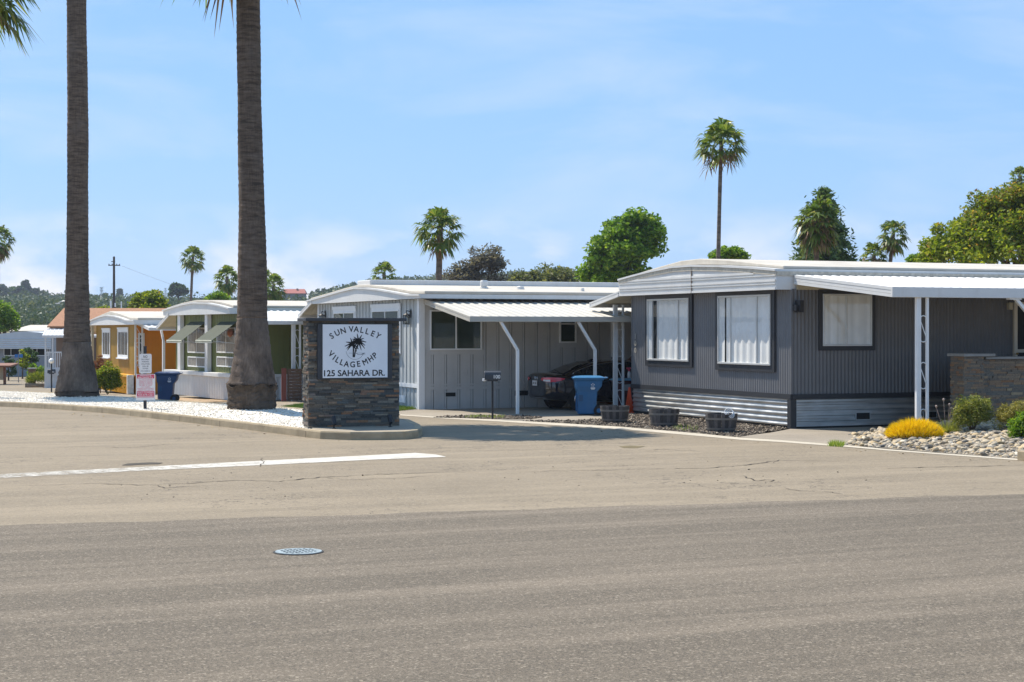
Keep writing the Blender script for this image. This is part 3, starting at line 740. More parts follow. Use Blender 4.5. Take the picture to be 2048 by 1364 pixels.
# door at the end of the near wall
a0,a1,z0,z1 = h.rect('S',2026,2082,604,712,.04)
m = M(); fr = .1; z0 = .75
bp(m,'S',a0,a0+fr,.03,.09,z0,z1); bp(m,'S',a1-fr,a1,.03,.09,z0,z1); bp(m,'S',a0+fr,a1-fr,.03,.09,z1-fr,z1); bp(m,'S',a0+fr,a1-fr,.03,.09,z0,z0+.25); bp(m,'S',a0+fr,a1-fr,.03,.085,z0+1.0,z0+1.08)
dr = m.build('door', pmat('cream_door', (.62,.55,.43), .5, .05), E)
m = M(); bp(m,'S',a0+fr,a1-fr,.035,.05,z0+.2,z1-fr); m.build('pane', M_dark, dr)
m = M(); m.lathe([(.03,0),(.035,.02),(.02,.05)], 10, (a0+.05,-.14,z0+.95)); m.build('handle', pmat('brass', (.6,.4,.12), .3, .1, 3, metal=.9), dr)
m = M(); a, z = h.hit('S',2020,610,.06); bp(m,'S',a-.1,a+.02,.04,.16,z-.12,z+.06); m.build('porch_lamp', M_cream, E, bevel=.02)
vb = .022
for x0,x1,y0,y1 in ((1712,1739,825.5,838.5),(1848,1872,823.5,835)):
    r = h.rect('S',x0,x1,y0,y1,vb); vent(E,'S',r[0],r[1],r[2],r[3],vb)
# awning over the far side entry
aw2 = 1.85
awning(E, (-.40, Wd+.05), (1,0,0), (0,1,0), h.hit('F',1240,590,.4)[1]+.08, 2.98+.1, 5.0, aw2, .22, .15)
q0 = h.hit('S',1233,700,-(Wd+1.0))[0]; q1 = h.hit('S',1246,700,-(Wd+1.0))[0]
lattice_post(E, (q0, Wd+1.0), (q1, Wd+1.0), 0, 3.02, 4, .055)

# ================================================================== grey board home in the middle
h = House('mobile_home', 'light grey board and batten mobile home with white carport and roof vents', 840, 819, TH)
E = h.e; ze = h.hit('F',835,597,.25)[1]; Wd = h.hit('F',638,690)[0]; Ls = 12.0; zt = h.hit('S',850,768)[1]
m = M(); m.box(.02,Ls,.02,Wd,0,ze+.02); m.build('wall_core', M_dark, E)
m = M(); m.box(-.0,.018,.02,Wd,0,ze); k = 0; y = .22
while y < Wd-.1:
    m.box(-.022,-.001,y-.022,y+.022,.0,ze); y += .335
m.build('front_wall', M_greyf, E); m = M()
wl = x = .0
while x < Ls:
    m.box(x+.008,x+.335,-.012,.018,0,ze); m.box(x+.343,x+.40,-.018,.018,0,ze); x += .413
m.build('wall', M_grey, E)
m = M(); m.box(-.05,.13,-.05,.13,0,ze-.0); m.build('corner_trim', M_winw, E); m = M(); m.box(-.045,.02,Wd-.1,Wd+.03,0,ze); m.build('corner_trim', M_winw, E); m = M(); m.box(-.045,-.022,.13,Wd-.1,zt-.12,zt); m.build('belt_trim', M_winw, E); m = M(); m.box(-.04,-.022,.13,Wd-.1,0,.07); m.build('foot_trim', M_winw, E)
m = M(); m.box(.13,Ls,-.03,-.016,zt-.05,zt); m.box(.13,Ls,-.024,-.016,zt-.17,zt-.08); m.build('base_trim', M_grey, E)
b = .022
for x0,x1,y0,y1 in ((669,711,624,664),(746,800,620,664)):
    a0,a1,z0,z1 = h.rect('F',x0,x1,y0,y1,b); z0 = z1-1.2
    window(E,'F',a0,a1,z0,z1,M_winw,.05,(.5,),.09,M_winw,'blind',None,b,sill=True,head=.10,glass=M_glassd)
lantern(E,'F',h.hit('F',821,650,b)[0],h.hit('F',821,634,b)[1],1.0,b); lantern(E,'F',h.hit('F',650.5,650,b)[0],h.hit('F',650,634,b)[1],1.0,b)
a0,a1,z0,z1 = h.rect('S',859,963,620,700,.016)
window(E,'S',a0,a1,z0,z1,M_winw,.045,(.5,),0,None,'blind',None,.017,glass=M_glassd)
m = M(); bp(m,'S',a0-.1,a1+.1,.016,.03,z0-.13,z0-.0); m.build('window_apron', M_grey, E)
a0,a1,z0,z1 = h.rect('S',1118,1152,620,686,.016)
window(E,'S',a0,a1,z0,z1,M_winw,.05,(),0,None,'blind',None,.017,rails=(.58,),glass=M_glassd)
m = M(); bp(m,'S',a0-.1,a1+.1,.016,.03,z0-.13,z0); m.build('window_apron', M_grey, E)
for x0,x1,y0,y1 in ((891,911,785,793),(1029,1056,781,791)):
    r = h.rect('S',x0,x1,y0,y1,.02); vent(E,'S',r[0],r[1],r[2],r[3],.017,M_grey)
r = h.rect('F',799,811,791,805,.03); m = M(); bp(m,'F',r[0],r[1],.023,.05,r[2],r[3]); vv = m.build('skirting_vent', M_winw, E)
r2 = h.rect('S',935,940,738,748,.016); m = M(); bp(m,'S',r2[0],r2[1],.001,.03,r2[2],r2[3]); m.build('outlet_cover', M_grey, E)
pf = [h.hit('F',px,py,.25) for px,py in ((841,588),(815,588),(785,582.5),(755,577.5),(730,575),(710,574.8),(680,582),(650,591),(614,601))]
gable(E, pf, -.25, Ls, .3, M_white, M_white, ze)
# coated low roof behind the gable end, with a raised ridge
m = M(); ring = [(pf[0][0]+.1,pf[0][1]+.004),(pf[1][0],pf[1][1]+.01)] + [(y,z+.03) for y,z in pf[2:6]]
rid_y, rid_z = pf[5][0], pf[5][1]
rt = [(y, z) for y, z in pf]
up_ = [(y, z+.09) for y, z in rt]
m.prism([(-.12,y,z) for y,z in [(a,b2+.004) for a,b2 in rt] + up_[::-1]], (Ls-.2,0,0)); m.build('roof_coating', M_roofw, E, bevel=.02)
m = M(); m.box(0.1,Ls,rid_y-.5,rid_y+.9,rid_z+.06,rid_z+.24); m.build('ridge_cap', M_white, E, bevel=.03)
def roofpt(px, py, yl):
    return h.hit('S', px, py, -yl)
for (px,py,r_,hh,yl) in ((968,590,.11,.26,2.3),(1041,592,.1,.10,2.0),(1165,595,.05,.1,1.2)):
    a, z = roofpt(px,py,yl); m = M()
    zb_ = next(z0_+(z1_-z0_)*(yl-y0_)/(y1_-y0_) for (y0_,z0_),(y1_,z1_) in zip(pf,pf[1:]) if y0_ <= yl <= y1_)+.085
    m.lathe([(r_*1.25,0),(r_*1.25,.03),(r_*.8,.05),(r_*.8,hh*.3),(r_*1.1,hh*.32),(r_*1.1,hh*.8),(r_*.9,hh)], 14, (a, yl, zb_)); m.build('roof_vent', M_white, E)
a_in, z_in = h.hit('S',849,598,.05)
zo = h.hit('S',960,634,3.8)[1]
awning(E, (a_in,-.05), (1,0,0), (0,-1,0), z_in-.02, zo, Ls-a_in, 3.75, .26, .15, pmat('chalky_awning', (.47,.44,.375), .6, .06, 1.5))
for px0 in (1035,1190):
    bx = h.hit('S',px0,760,3.75)[0]; zk = h.hit('S',px0,699,3.75)[1]; dx = h.hit('S',px0-34,645,3.75)[0]
    m = M(); m.bar((bx,-3.75,0),(bx,-3.75,zk),.075); m.bar((bx,-3.75,zk-.02),(dx,-3.75,zo-.12),.075,.07); m.build('awning_post', M_post, E)
awning(E, (-.25, Wd+.03), (1,0,0), (0,1,0), h.hit('F',635,607,.25)[1]+.12, h.hit('F',635,607,.25)[1]-.36, 5, 1.7, .22, .14)
m = M(); m.bar((.1,Wd+1.65,0),(.1,Wd+1.65,1.7),.07); m.bar((.1,Wd+1.65,1.7),(.1,Wd+1.3,2.2),.07); m.bar((.1,Wd+1.3,2.2),(.1,Wd+1.3,2.75),.07); m.build('downpipe', M_white, E)
m = M(); p = h.hit('S',1228,690,.03); bp(m,'S',p[0]-.1,p[0]+.2,.016,.12,1.5,2.6); m.build('meter_box', M_winw, E)
GREY = h

# ================================================================== olive green home
TG = R(28)
h = House('mobile_home', 'olive green mobile home with sage window awnings and white ribbed skirting', 484, 801, TG)
E = h.e; ze = h.hit('F',457,627.7,.3)[1]; Wd = h.hit('F',352,690)[0]; Ls = 11; zt = h.hit('F',450,748,.3)[1]
m = M(); m.box(0,Ls,0,Wd,0,ze+.01)
x = .2
while x < Ls: m.box(x-.015,x+.015,-.012,0,zt,ze); x += .2
y = .2
while y < Wd: m.box(-.012,0,y-.015,y+.015,zt,ze); y += .2
m.build('wall', M_green, E)
m = M(); m.corr((-.32,-.02,.0),(0,Wd+.3,0),(0,0,zt-.12),(-1,0,0),.2,.03,shape='trap'); m.corr((-.32,-.03,0),(Ls,0,0),(0,0,zt-.12),(0,-1,0),.2,.03,shape='trap'); m.build('skirting', M_white, E)
m = M(); m.box(-.42,.0,-.08,Wd+.32,zt-.12,zt+.02); m.box(0,Ls,-.08,0,zt-.12,zt); m.build('porch_ledge', M_white, E, bevel=.01)
for px in (360,414.5):
    m = M()
    a = h.hit('F',px,690,.15)[0]; wdt = abs(h.hit('F',px-4.5,690,.15)[0]-h.hit('F',px+4.5,690,.15)[0])
    m.box(-.2,-.04,a-wdt/2*.6,a+wdt/2*.6,zt+.02,ze)
    m.build('porch_column', M_white, E)
for x0,x1 in ((376,411),(434,471)):
    for y0,y1,mu in ((655,706,(.5,)),(713.5,734,(.5,))):
        a0,a1,z0,z1 = h.rect('F',x0,x1,y0,y1,.02); window(E,'F',a0,a1,z0,z1,M_winw,.045,mu,0,None,'curtain',None,.012,dp=.03)
for (x0,x1,xb0,xb1) in ((381,412,342,386),(441,474,398.5,448)):
    a1_ = h.hit('F',x0,645,.03)[0]; a0_ = h.hit('F',x1,645,.03)[0]; zi = h.hit('F',(x0+x1)/2,645,.03)[1]
    dO = .95; zo_ = h.hit('F',(xb0+xb1)/2,682,dO)[1]; m = M(); n = 9
    for i in range(n):
        q0, q1 = i/n, (i+1)/n; za = zi+(zo_-zi)*q0; zb_ = zi+(zo_-zi)*q1; da, db = .03+dO*q0, .03+dO*q1
        m.prism([(-da+.0,a0_,za+.035),(-da+.0,a1_,za+.035),(-db-.045,a1_,zb_-.02),(-db-.045,a0_,zb_-.02)], (.0,0,-.01))
    m.bar((-dO-.02,a0_,zo_),(-dO-.02,a1_,zo_),.03,.05)
    aw = m.build('window_awning', M_awng, E)
    m = M(); m.bar((-dO-.045,a0_,zo_-.02),(-dO-.045,a1_,zo_-.02),.02,.11); m.build('valance', pmat('pale_valance_%d' % x0, (.72,.70,.55), .5), aw)
    for a_ in (a0_,a1_): m = M(); m.bar((-.03,a_,zo_-.1),(-dO,a_,zo_),.02); m.build('awning_arm', M_frame, aw)
pf = [h.hit('F',px,py,.3) for px,py in ((459,615.5),(440,610),(416,605.5),(386,604.5),(362,609),(345,614),(326,620))]
gable(E, pf, -.3, Ls, .3, M_white, M_white, ze)
m = M(); m.prism([(-.15,y,z) for y,z in [(a,b2+.004) for a,b2 in pf]+[(a,b2+.09) for a,b2 in pf][::-1]], (Ls,0,0)); m.build('roof_coating', M_roofw, E, bevel=.02)
a_in, z_in = h.hit('S',520,622,.06); zo = h.hit('S',580,643,1.75)[1]
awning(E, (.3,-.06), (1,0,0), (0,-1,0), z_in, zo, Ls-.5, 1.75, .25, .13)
p0 = h.hit('S',589,700,1.7)[0]; p1 = h.hit('S',600,700,1.7)[0]
lattice_post(E, (p0,-1.7), (p1,-1.7), 0, zo-.1, 3, .06)
awning(E, (-.3, Wd+.05), (1,0,0), (0,1,0), h.hit('F',350,632,.3)[1]+.1, h.hit('F',350,632,.3)[1]-.42, 5, 1.6, .22, .14)
m = M(); m.bar((-.1,Wd+1.4,0),(-.1,Wd+1.4,2.1),.10); m.bar((-.1,Wd+1.4,2.1),(-.1,Wd+1.75,2.55),.08); m.build('awning_post', M_post, E)
GREENPOST = h.O + h.w*p0 - h.u*1.7
M_beige = pmat('beige_curtain', (.26,.24,.21), .9, .1, 3)
for wn_ in E.children:
    for c_ in wn_.children:
        if c_.name.startswith('curtain'): c_.data.materials[0] = M_beige
# terracotta wall ornament
m = M(); a, z = h.hit('F',466,666,.03); m.lathe([(.03,-.14),(.10,-.08),(.12,.05),(.05,.15)], 10, (-.14,a,z)); m.build('wall_ornament', pmat('terracotta', (.36,.13,.06), .8), E)

# ================================================================== orange home
TO = R(24)
h = House('mobile_home', 'orange and mustard mobile home with white framed windows and yellow ribbed skirting', 270, 788, TO)
E = h.e; ze = h.hit('F',252,649.5,.3)[1]; Wd = h.hit('F',194,700)[0]; Ls = 11; zt = h.hit('F',235,747,.1)[1]
m = M(); m.box(.01,Ls,.01,Wd,0,ze+.01)
x = .25
while x < Ls: m.box(x-.012,x+.012,.0,.02,zt,ze); x += .25
m.build('side_wall', M_orange, E)
m = M(); m.box(-.02,.008,0,Wd,zt,ze); y = .2
while y < Wd: m.box(-.032,-.02,y-.015,y+.015,zt,ze); y += .3
m.build('front_wall', M_yellow, E)
m = M(); m.corr((-.2,0,0),(0,Wd,0),(0,0,zt-.08),(-1,0,0),.3,.06,shape='trap'); m.box(-.3,-.02,-.05,Wd,zt-.08,zt+.02); m.build('skirting', M_ochre, E)
m = M(); m.box(-.36,-.08,-.12,.05,0,zt+.02); m.build('porch_pier', pmat('peeling_white_post', (.84,.79,.72), .8, .2, 6), E, bevel=.01)
for x0,x1,y0,y1 in ((206,220,664,710),(237,256,663,711)):
    a0,a1,z0,z1 = h.rect('F',x0,x1,y0,y1,.03); window(E,'F',a0,a1,z0,z1,M_winw,.03,(.3,.7),.11,M_winw,'dark',None,.032,sill=True,head=.08,dp=.022)
pf = [h.hit('F',px,py,.3) for px,py in ((269,640),(253,639.5),(243,635.5),(229,631.5),(213,630),(199,633),(187,637.5),(177,642.5))]
gable(E, pf, -.3, Ls, .3, M_white, M_white, ze)
m = M(); m.prism([(-.15,y,z) for y,z in [(a,b2+.004) for a,b2 in pf]+[(a,b2+.10+.08*math.exp(-((a-pf[4][0])/1.5)**2)) for a,b2 in pf][::-1]], (Ls,0,0)); m.build('roof_coating', M_roofw, E, bevel=.02)
z_in = h.hit('S',280,645,.06)[1]; zo = h.hit('S',320,656,2.5)[1]
awning(E, (.1,-.06), (1,0,0), (0,-1,0), z_in, zo, Ls-.2, 2.5, .26, .13)
m = M(); p = h.hit('S',278,700,.3)[0]
lattice_post(E, (-.05,-.35), (.25,-.35), zt, zo+.3, 3, .07, gutter=False)
a0,a1,z0,z1 = h.rect('S',276,289,666,732,.02)
m = M(); bp(m,'S',a0,a1,.0,.05,z0,z1); dr = m.build('door', M_winw, E); m = M(); bp(m,'S',a0+.08,a1-.08,.051,.06,z0+.1,z1-.1); m.build('screen', M_dark, dr)
awning(E, (-.3, Wd+.05), (1,0,0), (0,1,0), h.hit('F',190,650,.3)[1]+.1, h.hit('F',190,650,.3)[1]-.35, 5, 1.5, .22, .14)
m = M(); m.bar((-.2,Wd+.1,0),(-.2,Wd+.1,ze),.12); m.build('awning_post', M_cream, E)

# ================================================================== brown home with a shingle roof (mostly behind the palm)
Y0 = 98.0; o_ = onground(100, Y0)
E = thing('mobile_home', 'taupe home with red brown shingle roof and white porch railing behind the palm', 'mobile home', o_, R(6))
gz0 = o_.z; zr = lambda y, Y=Y0: H-(y-HY)*Y/F - gz0
m = M(); m.box(.3,6.6,.3,5.2,0,zr(657)); m.build('wall', M_brown, E)
m = M(); z1, z2 = zr(655), zr(621)
m.prism([(-.15,-.1,z1),(6.9,-.1,z1),(6.9,2.8,z2+.1),(.35,2.8,z2+.1)], (0,0,.08)); m.prism([(-.15,5.7,z1),(6.9,5.7,z1),(6.9,2.8,z2+.1),(.35,2.8,z2+.1)], (0,0,.08))
m.prism([(-.05,0,z1-.05),(-.05,5.5,z1-.05),(.4,2.8,z2)], (.05,0,0))
m.build('roof', M_shingle, E)
aw = awning(E, (-.2,-.0), (1,0,0), (0,-1,0), zr(655)-.06, zr(671), 3.2, 1.3, .22, .14)
for x in (-.05,.35,1.0,1.6): m = M(); m.bar((x,-1.25,0),(x,-1.25,zr(672)),.09); m.build('porch_post', M_white, E)
m = M(); zr0, zr1 = zr(735), zr(704)
m.bar((-.05,-1.25,zr1),(1.6,-1.25,zr1),.07); m.bar((-.05,-1.25,zr0),(1.6,-1.25,zr0),.06)
for i in range(16): m.bar((-.0+i*.105,-1.25,zr0),(-.0+i*.105,-1.25,zr1),.04)
m.bar((1.6,-1.25,zr1),(2.3,-1.6,zr(760)),.10)
m.build('railing', M_white, E)
m = M(); m.box(-.1,2.6,-1.3,.3,0,zr0-.03); m.build('porch_deck', M_white, E)

# ================================================================== pale blue-grey home at the far left
Y0 = 122.0; o_ = onground(-40, Y0)
E = thing('mobile_home', 'distant blue grey mobile home with broad metal awning over a dark window band', 'mobile home', o_, R(1))
gz0 = o_.z; k = Y0/F; zr = lambda y: H-(y-HY)*k - gz0; X = lambda px: (px+40)*k
m = M(); m.box(X(-40),X(104),.4,9,0,zr(678)); m.build('wall', M_wallgrey, E)
pr = [(X(-30),zr(672)),(X(0),zr(668)),(X(30),zr(664.5)),(X(55),zr(663)),(X(80),zr(665)),(X(104),zr(668.5)),(X(104),zr(677)),(X(-30),zr(677))]
m = M(); m.prism([(x,-.3,z) for x,z in pr], (0,9.5,0)); m.build('roof', M_bluegrey, E)
m = M(); m.corr((X(-30),-.32,zr(677)),(0,0,zr(697)-zr(677)),(X(104)-X(-30),0,0),(0,-1,0),.14,.03); aw = m.build('awning', M_bluegrey, E)
m = M(); m.box(X(-30),X(104),-.36,-.3,zr(697.5),zr(696)); m.build('awning_edge', M_white, aw)
m = M(); m.box(X(5),X(95),.36,.399,zr(711),zr(697)); wn = m.build('window', M_dark, E)
m = M()
for px in (5,19,36,62,71,92,95): m.box(X(px)-.02,X(px)+.02,.33,.36,zr(711),zr(697))
m.box(X(5),X(95),.33,.36,zr(712),zr(710.5)); m.build('window_frame', M_winw, wn)
o_ = onground(15, 140); k = 140/F
E = thing('mobile_home', 'low white roofed home showing only its roof behind the blue grey one', 'mobile home', o_, 0)
zr = lambda y: H-(y-HY)*k-o_.z; X = lambda px: (px-15)*k
m = M(); m.box(X(20),X(96),0,8,0,zr(663)); m.build('wall', M_wallgrey, E)
m = M(); m.prism([(X(20),-.3,zr(664)),(X(100),-.3,zr(664)),(X(100),4,zr(652)),(X(33),4,zr(652))], (0,0,.1)); m.prism([(X(20),8.3,zr(664)),(X(100),8.3,zr(664)),(X(100),4,zr(652)),(X(33),4,zr(652))], (0,0,.1)); m.build('roof', M_roofw, E)
# ================================================================== stacked-stone sign monument
M_ledge = islandmat('ledger_stone', [(0,(0.056,0.054,0.050)),(.2,(0.106,0.100,0.088)),(.36,(0.175,0.144,0.106)),(.5,(0.094,0.103,0.098)),(.62,(0.237,0.175,0.112)),(.74,(0.138,0.150,0.140)),(.84,(0.300,0.250,0.181)),(.93,(0.338,0.156,0.069)),(1,(0.213,0.206,0.188))], .75, .6, 22, .35)
M_ledgew = islandmat('warm_ledger_stone', [(0,(0.232,0.196,0.156)),(.25,(0.310,0.245,0.175)),(.45,(0.248,0.231,0.194)),(.6,(0.403,0.252,0.144)),(.75,(0.388,0.301,0.206)),(.9,(0.419,0.217,0.106)),(1,(0.527,0.392,0.237))], .75, .6, 22, .35)
M_cap = pmat('dark_cap', (.045,.046,.05), .6, .15, 4)
M_lett = pmat('black_lettering', (.012,.012,.013), .5, .05, 4)
M_panel = pmat('white_sign_panel', (.80,.80,.80), .5, .04, 2)
def ledger(m, p, along, out, L, z0, z1, rr, rowh=.047, lmin=.12, lmax=.42):
    p = Vector(p); al = Vector(along); ou = Vector(out); z = z0
    while z < z1-.01:
        hgt = min(rowh*rr.uniform(.7, 1.25), z1-z); x = -rr.uniform(0, .2)
        while x < L:
            l = rr.uniform(lmin, lmax); x0 = max(0, x); x1 = min(L, x+l); d = rr.uniform(.012, .045)
            if x1-x0 > .02:
                g = .0018; a = p+al*(x0+g)+Vector((0,0,z+g)); b = p+al*(x1-g)+Vector((0,0,z+g)); t = Vector((0,0,hgt-2*g))
                m.prism([a, b, b+t, a+t], ou*d)
            x += l
        z += hgt
SW, SD_, SH = 2.03, .46, 2.335
zb = KH-.004
E = thing('monument_sign', 'stacked slate entrance sign with white SUN VALLEY VILLAGE board and dark cap', 'sign', (SIGN_O.x, SIGN_O.y, zb), TH)
m = M(); m.box(.0,SW,.0,SD_,0,SH-.02); m.build('core', M_cap, E)
rr = random.Random(3); m = M()
ledger(m,(-.03,0,0),(1,0,0),(0,-1,0),SW+.06,0,SH,rr); ledger(m,(0,SD_,0),(0,-1,0),(-1,0,0),SD_,0,SH,rr); ledger(m,(SW,0,0),(0,1,0),(1,0,0),SD_,0,SH,rr)
m.build('stone_veneer', M_ledge, E)
m = M(); m.box(-.13,SW+.16,-.16,SD_+.1,SH,SH+.07); m.build('cap', M_cap, E, bevel=.008)
k = 37.6/F
px2x = lambda px: ((px-608)/189*1.0)*SW if False else (px-621)/(797-621)*SW
zz = lambda py: (858-py)*(SH)/(858-645)
m = M(); m.box(px2x(634.5),px2x(783),-.10,-.03,zz(762),zz(651)); bd = m.build('sign_board', M_cap, E, bevel=.004)
bx0, bx1, bz0, bz1 = px2x(644), px2x(773.2), zz(759), zz(651.5)
m = M(); m.box(bx0,bx1,-.115,-.101,bz0,bz1); pn = m.build('sign_panel', M_panel, bd)
bw, bh = bx1-bx0, bz1-bz0
S = lambda u, v: Vector((bx0+u*bw, -.1175, bz1-v*bh))     # board coordinates, 0..1 across and down
def glyph(m, ch, u, v, ang, size, wx=1.0):
    vs, fs = textmesh(ch, size, bold=0 if ch in 'M' else .02); c = S(u, v)
    if ch == 'M':
        n0 = len(vs); vs = [q+Vector((dx*size,dy*size,0)) for dx in (-.018,.018) for dy in (-.008,.008) for q in vs]; fs = [tuple(i+n0*k for i in f) for k in range(4) for f in fs]
    ca, sa = math.cos(ang), math.sin(ang)
    if not vs: return
    m.add([c + Vector((x*wx*ca - z*sa, 0, x*wx*sa + z*ca)) for x, z, _ in [(q.x, q.y, 0) for q in vs]], fs)
m = M()
dat = [('S',.136,.222,33),('U',.222,.163,25),('N',.312,.124,16),('V',.435,.094,3),('A',.514,.096,-4),('L',.60,.112,-11),('L',.682,.137,-17),('E',.768,.177,-24),('Y',.85,.218,-35)]
for ch,u,v,a in dat: glyph(m,ch,u,v,R(a),.152*bh,.95)
dat = [('V',.125,.555,-40),('I',.172,.622,-37),('L',.222,.668,-32),('L',.288,.715,-23),('A',.362,.748,-9),('G',.457,.757,0),('E',.548,.747,8),('M',.653,.712,26),('H',.738,.65,33),('P',.803,.588,38)]
for ch,u,v,a in dat: glyph(m,ch,u,v,R(a),.152*bh,.95)
vs, fs = textmesh('125 SAHARA DR.', .158*bh, bold=.022); xs = [q.x for q in vs]; wd_ = max(xs)-min(xs); kx = .94*bw/wd_; c0 = (max(xs)+min(xs))/2; c = S(.488,.918)
m.add([c+Vector(((q.x-c0)*kx, 0, q.y)) for q in vs], fs)
m.build('lettering', M_lett, pn, recalc=False)
m = M(); off = Vector((0,-.0005,0))
def flat(pts): m.add([S(u,v)+off for u,v in pts], [tuple(range(len(pts)))])
def strip(pts, w0, w1):
    P2 = [S(u,v)+off for u,v in pts]; L_ = []
    for i,p in enumerate(P2):
        t = (P2[min(i+1,len(P2)-1)]-P2[max(i-1,0)]).normalized(); nn = Vector((-t.z,0,t.x)); wv = (w0+(w1-w0)*i/(len(P2)-1))*bw/2
        L_ += [p-nn*wv, p+nn*wv]
    m.add(L_, [(2*i,2*i+2,2*i+3,2*i+1) for i in range(len(P2)-1)])
def leafy(cx, cy, ang, ln_, wd):
    """one jagged frond drawn as a small fan of points"""
    a = R(ang); dx, dy = math.cos(a)*ln_, -math.sin(a)*ln_*bw/bh; px_, py_ = -dy, dx
    P2 = []
    for i in range(8):
        t = i/7; droop = .10*t*t*abs(math.cos(a)); P2.append((cx+dx*t, cy+dy*t+droop*ln_*4))
    strip(P2, wd*1.1, wd*.25)
    for i in range(1, 7):
        for sgn in (-1, 1):
            q = P2[i]; r_ = wd*1.5*(1-i/9); flat([(q[0],q[1]), (q[0]+dx*.16, q[1]+dy*.16), (q[0]+dx*.22+sgn*px_*r_*2.3, q[1]+dy*.22+sgn*py_*r_*2.3+.012)])
for cx,cy,aa,l in ((.455,.365,(108,70,150,180,205,222,25,-28,-55,-75,45),.115),(.548,.315,(100,65,130,148,170,40,10,-18,-40,-70,-100,200,225),.125)):
    for a in aa: leafy(cx,cy,a,l*random.uniform(.82,.98),.030)
strip([(.468,.39),(.468,.50),(.466,.615)],.016,.020); strip([(.548,.34),(.52,.43),(.495,.52),(.482,.615)],.016,.020)
strip([(.495+.142*math.cos(R(t)), .47+.148*bw/bh*math.sin(R(t))) for t in range(170,15,-5)],.0035,.0035)
strip([(.395,.538),(.52,.538),(.65,.538)],.003,.003); flat([(.595,.548),(.655,.538),(.63,.552)]); strip([(.515,.54),(.54,.565),(.575,.57),(.625,.55)],.006,.003); strip([(.56,.568),(.655,.568)],.003,.002)
m.build('emblem', M_lett, pn, recalc=False)
m = M()
for u,v in ((.012,.015),(.985,.04),(.012,.972),(.985,.985)): m.lathe([(.006,0),(.006,.004)],8,S(u,v)) 
# two little uplights at the foot of the sign
def uplight(px, py, lab):
    p = G(px, py, KH); e = thing('spotlight', lab, 'spotlight', (p.x,p.y,KH-.004), TH, 'uplights at the foot of the sign')
    m = M(); m.tube([(0,0,0),(0,0,.11)],.017,8); m.box(-.04,.04,-.03,.03,0,.012); m.build('stake', M_lantern, e)
    m = M(); m.tube([(0,-.05,.09),(0,.0,.16),(0,.05,.25)],[.04,.055,.06],12); hd = m.build('lamp_head', M_lantern, e, smooth=False)
    m = M(); m.tube([(0,.0505,.251),(0,.0525,.2545)],[.05,.05],12); m.build('lens', M_glassd, hd)
uplight(668,857,'small black uplight at the foot of the stone sign, under the VILLAGE lettering'); uplight(780.5,853.5,'small black uplight by the right corner of the stone sign base')

# ================================================================== tow-away sign post
p = G(290,815.5,KH); E = thing('parking_sign', 'black post with white NO parking sign above red PRIVATE PROPERTY sign', 'sign', (p.x,p.y,zg(p.x,p.y)+KH-.03), R(8))
k = p.y/F; zt_ = lambda py: (815.5-py)*k; xt = lambda px: (px-292)*k
m = M(); m.box(-.042,.042,0,.06,0,zt_(690)); m.build('post', M_black, E)
M_sred = pmat('faded_red_print', (.60,.055,.11), .5, .12, 6); M_swht = pmat('sign_white', (.72,.70,.68), .45, .05, 4); M_sblk = pmat('grey_print', (.07,.06,.065), .5, .1, 5)
def rrect(x0,x1,z0,z1,r,y): 
    return [Vector((cx+math.cos(a)*r, y, cz+math.sin(a)*r)) for cx,cz,s in ((x1-r,z1-r,0),(x0+r,z1-r,90),(x0+r,z0+r,180),(x1-r,z0+r,270)) for a in [R(s+q) for q in (0,30,60,90)]]
m = M(); m.prism(rrect(xt(280.5),xt(305),zt_(744.5),zt_(705.5),.04,-.004), (0,.003,0)); s1 = m.build('upper_sign', M_swht, E)
def lines(par, rows, x0, x1, y, mat, name='lettering'):
    m = M()
    for txt, zc, hh, frac in rows:
        vs, fs = textmesh(txt, hh*1.35); xs = [q.x for q in vs]; wd = max(xs)-min(xs); c0 = (max(xs)+min(xs))/2; kk = (x1-x0)*frac/wd
        m.add([Vector(((x0+x1)/2+(q.x-c0)*kk, y, zc+q.y)) for q in vs], fs)
    return m.build(name, mat, par, recalc=False)
lines(s1, [('NO',zt_(711.5),.075,.36),('ON STREET',zt_(716.8),.036,.74),('PARKING',zt_(721.3),.036,.6),('VIOLATORS',zt_(726),.036,.74),('WILL BE',zt_(730.5),.036,.54),('TOWED',zt_(735),.036,.48),('CVC 22658 A',zt_(740),.036,.8)], xt(281.5),xt(304), -.0052, M_sblk)
m = M(); x0,x1 = xt(274.5),xt(312); m.prism(rrect(x0,x1,zt_(798.5),zt_(746),.01,-.006), (0,.003,0)); s2 = m.build('lower_sign', M_swht, E)
m = M(); q = -.0066
def band_(a,b): m.quad((x0+.025,q,zt_(b)),(x1-.025,q,zt_(b)),(x1-.025,q,zt_(a)),(x0+.025,q,zt_(a)))
band_(747,754.8); m.build('red_band', M_sred, s2, recalc=False); m = M(); band_(780,790); m.build('red_band', M_sred, s2, recalc=False); m = M()
m.quad((x0+.025,q,zt_(792.5)),(x1-.025,q,zt_(792.5)),(x1-.025,q,zt_(791)),(x0+.025,q,zt_(791))); m.build('red_band', M_sred, s2, recalc=False)
lines(s2, [('PRIVATE',zt_(749.3),.042,.6),('PROPERTY',zt_(753),.042,.8),('B & D TOWING',zt_(782.8),.052,.84),('925-676-1221',zt_(787.3),.052,.8)], x0,x1,-.0074,M_swht,'white_lettering')
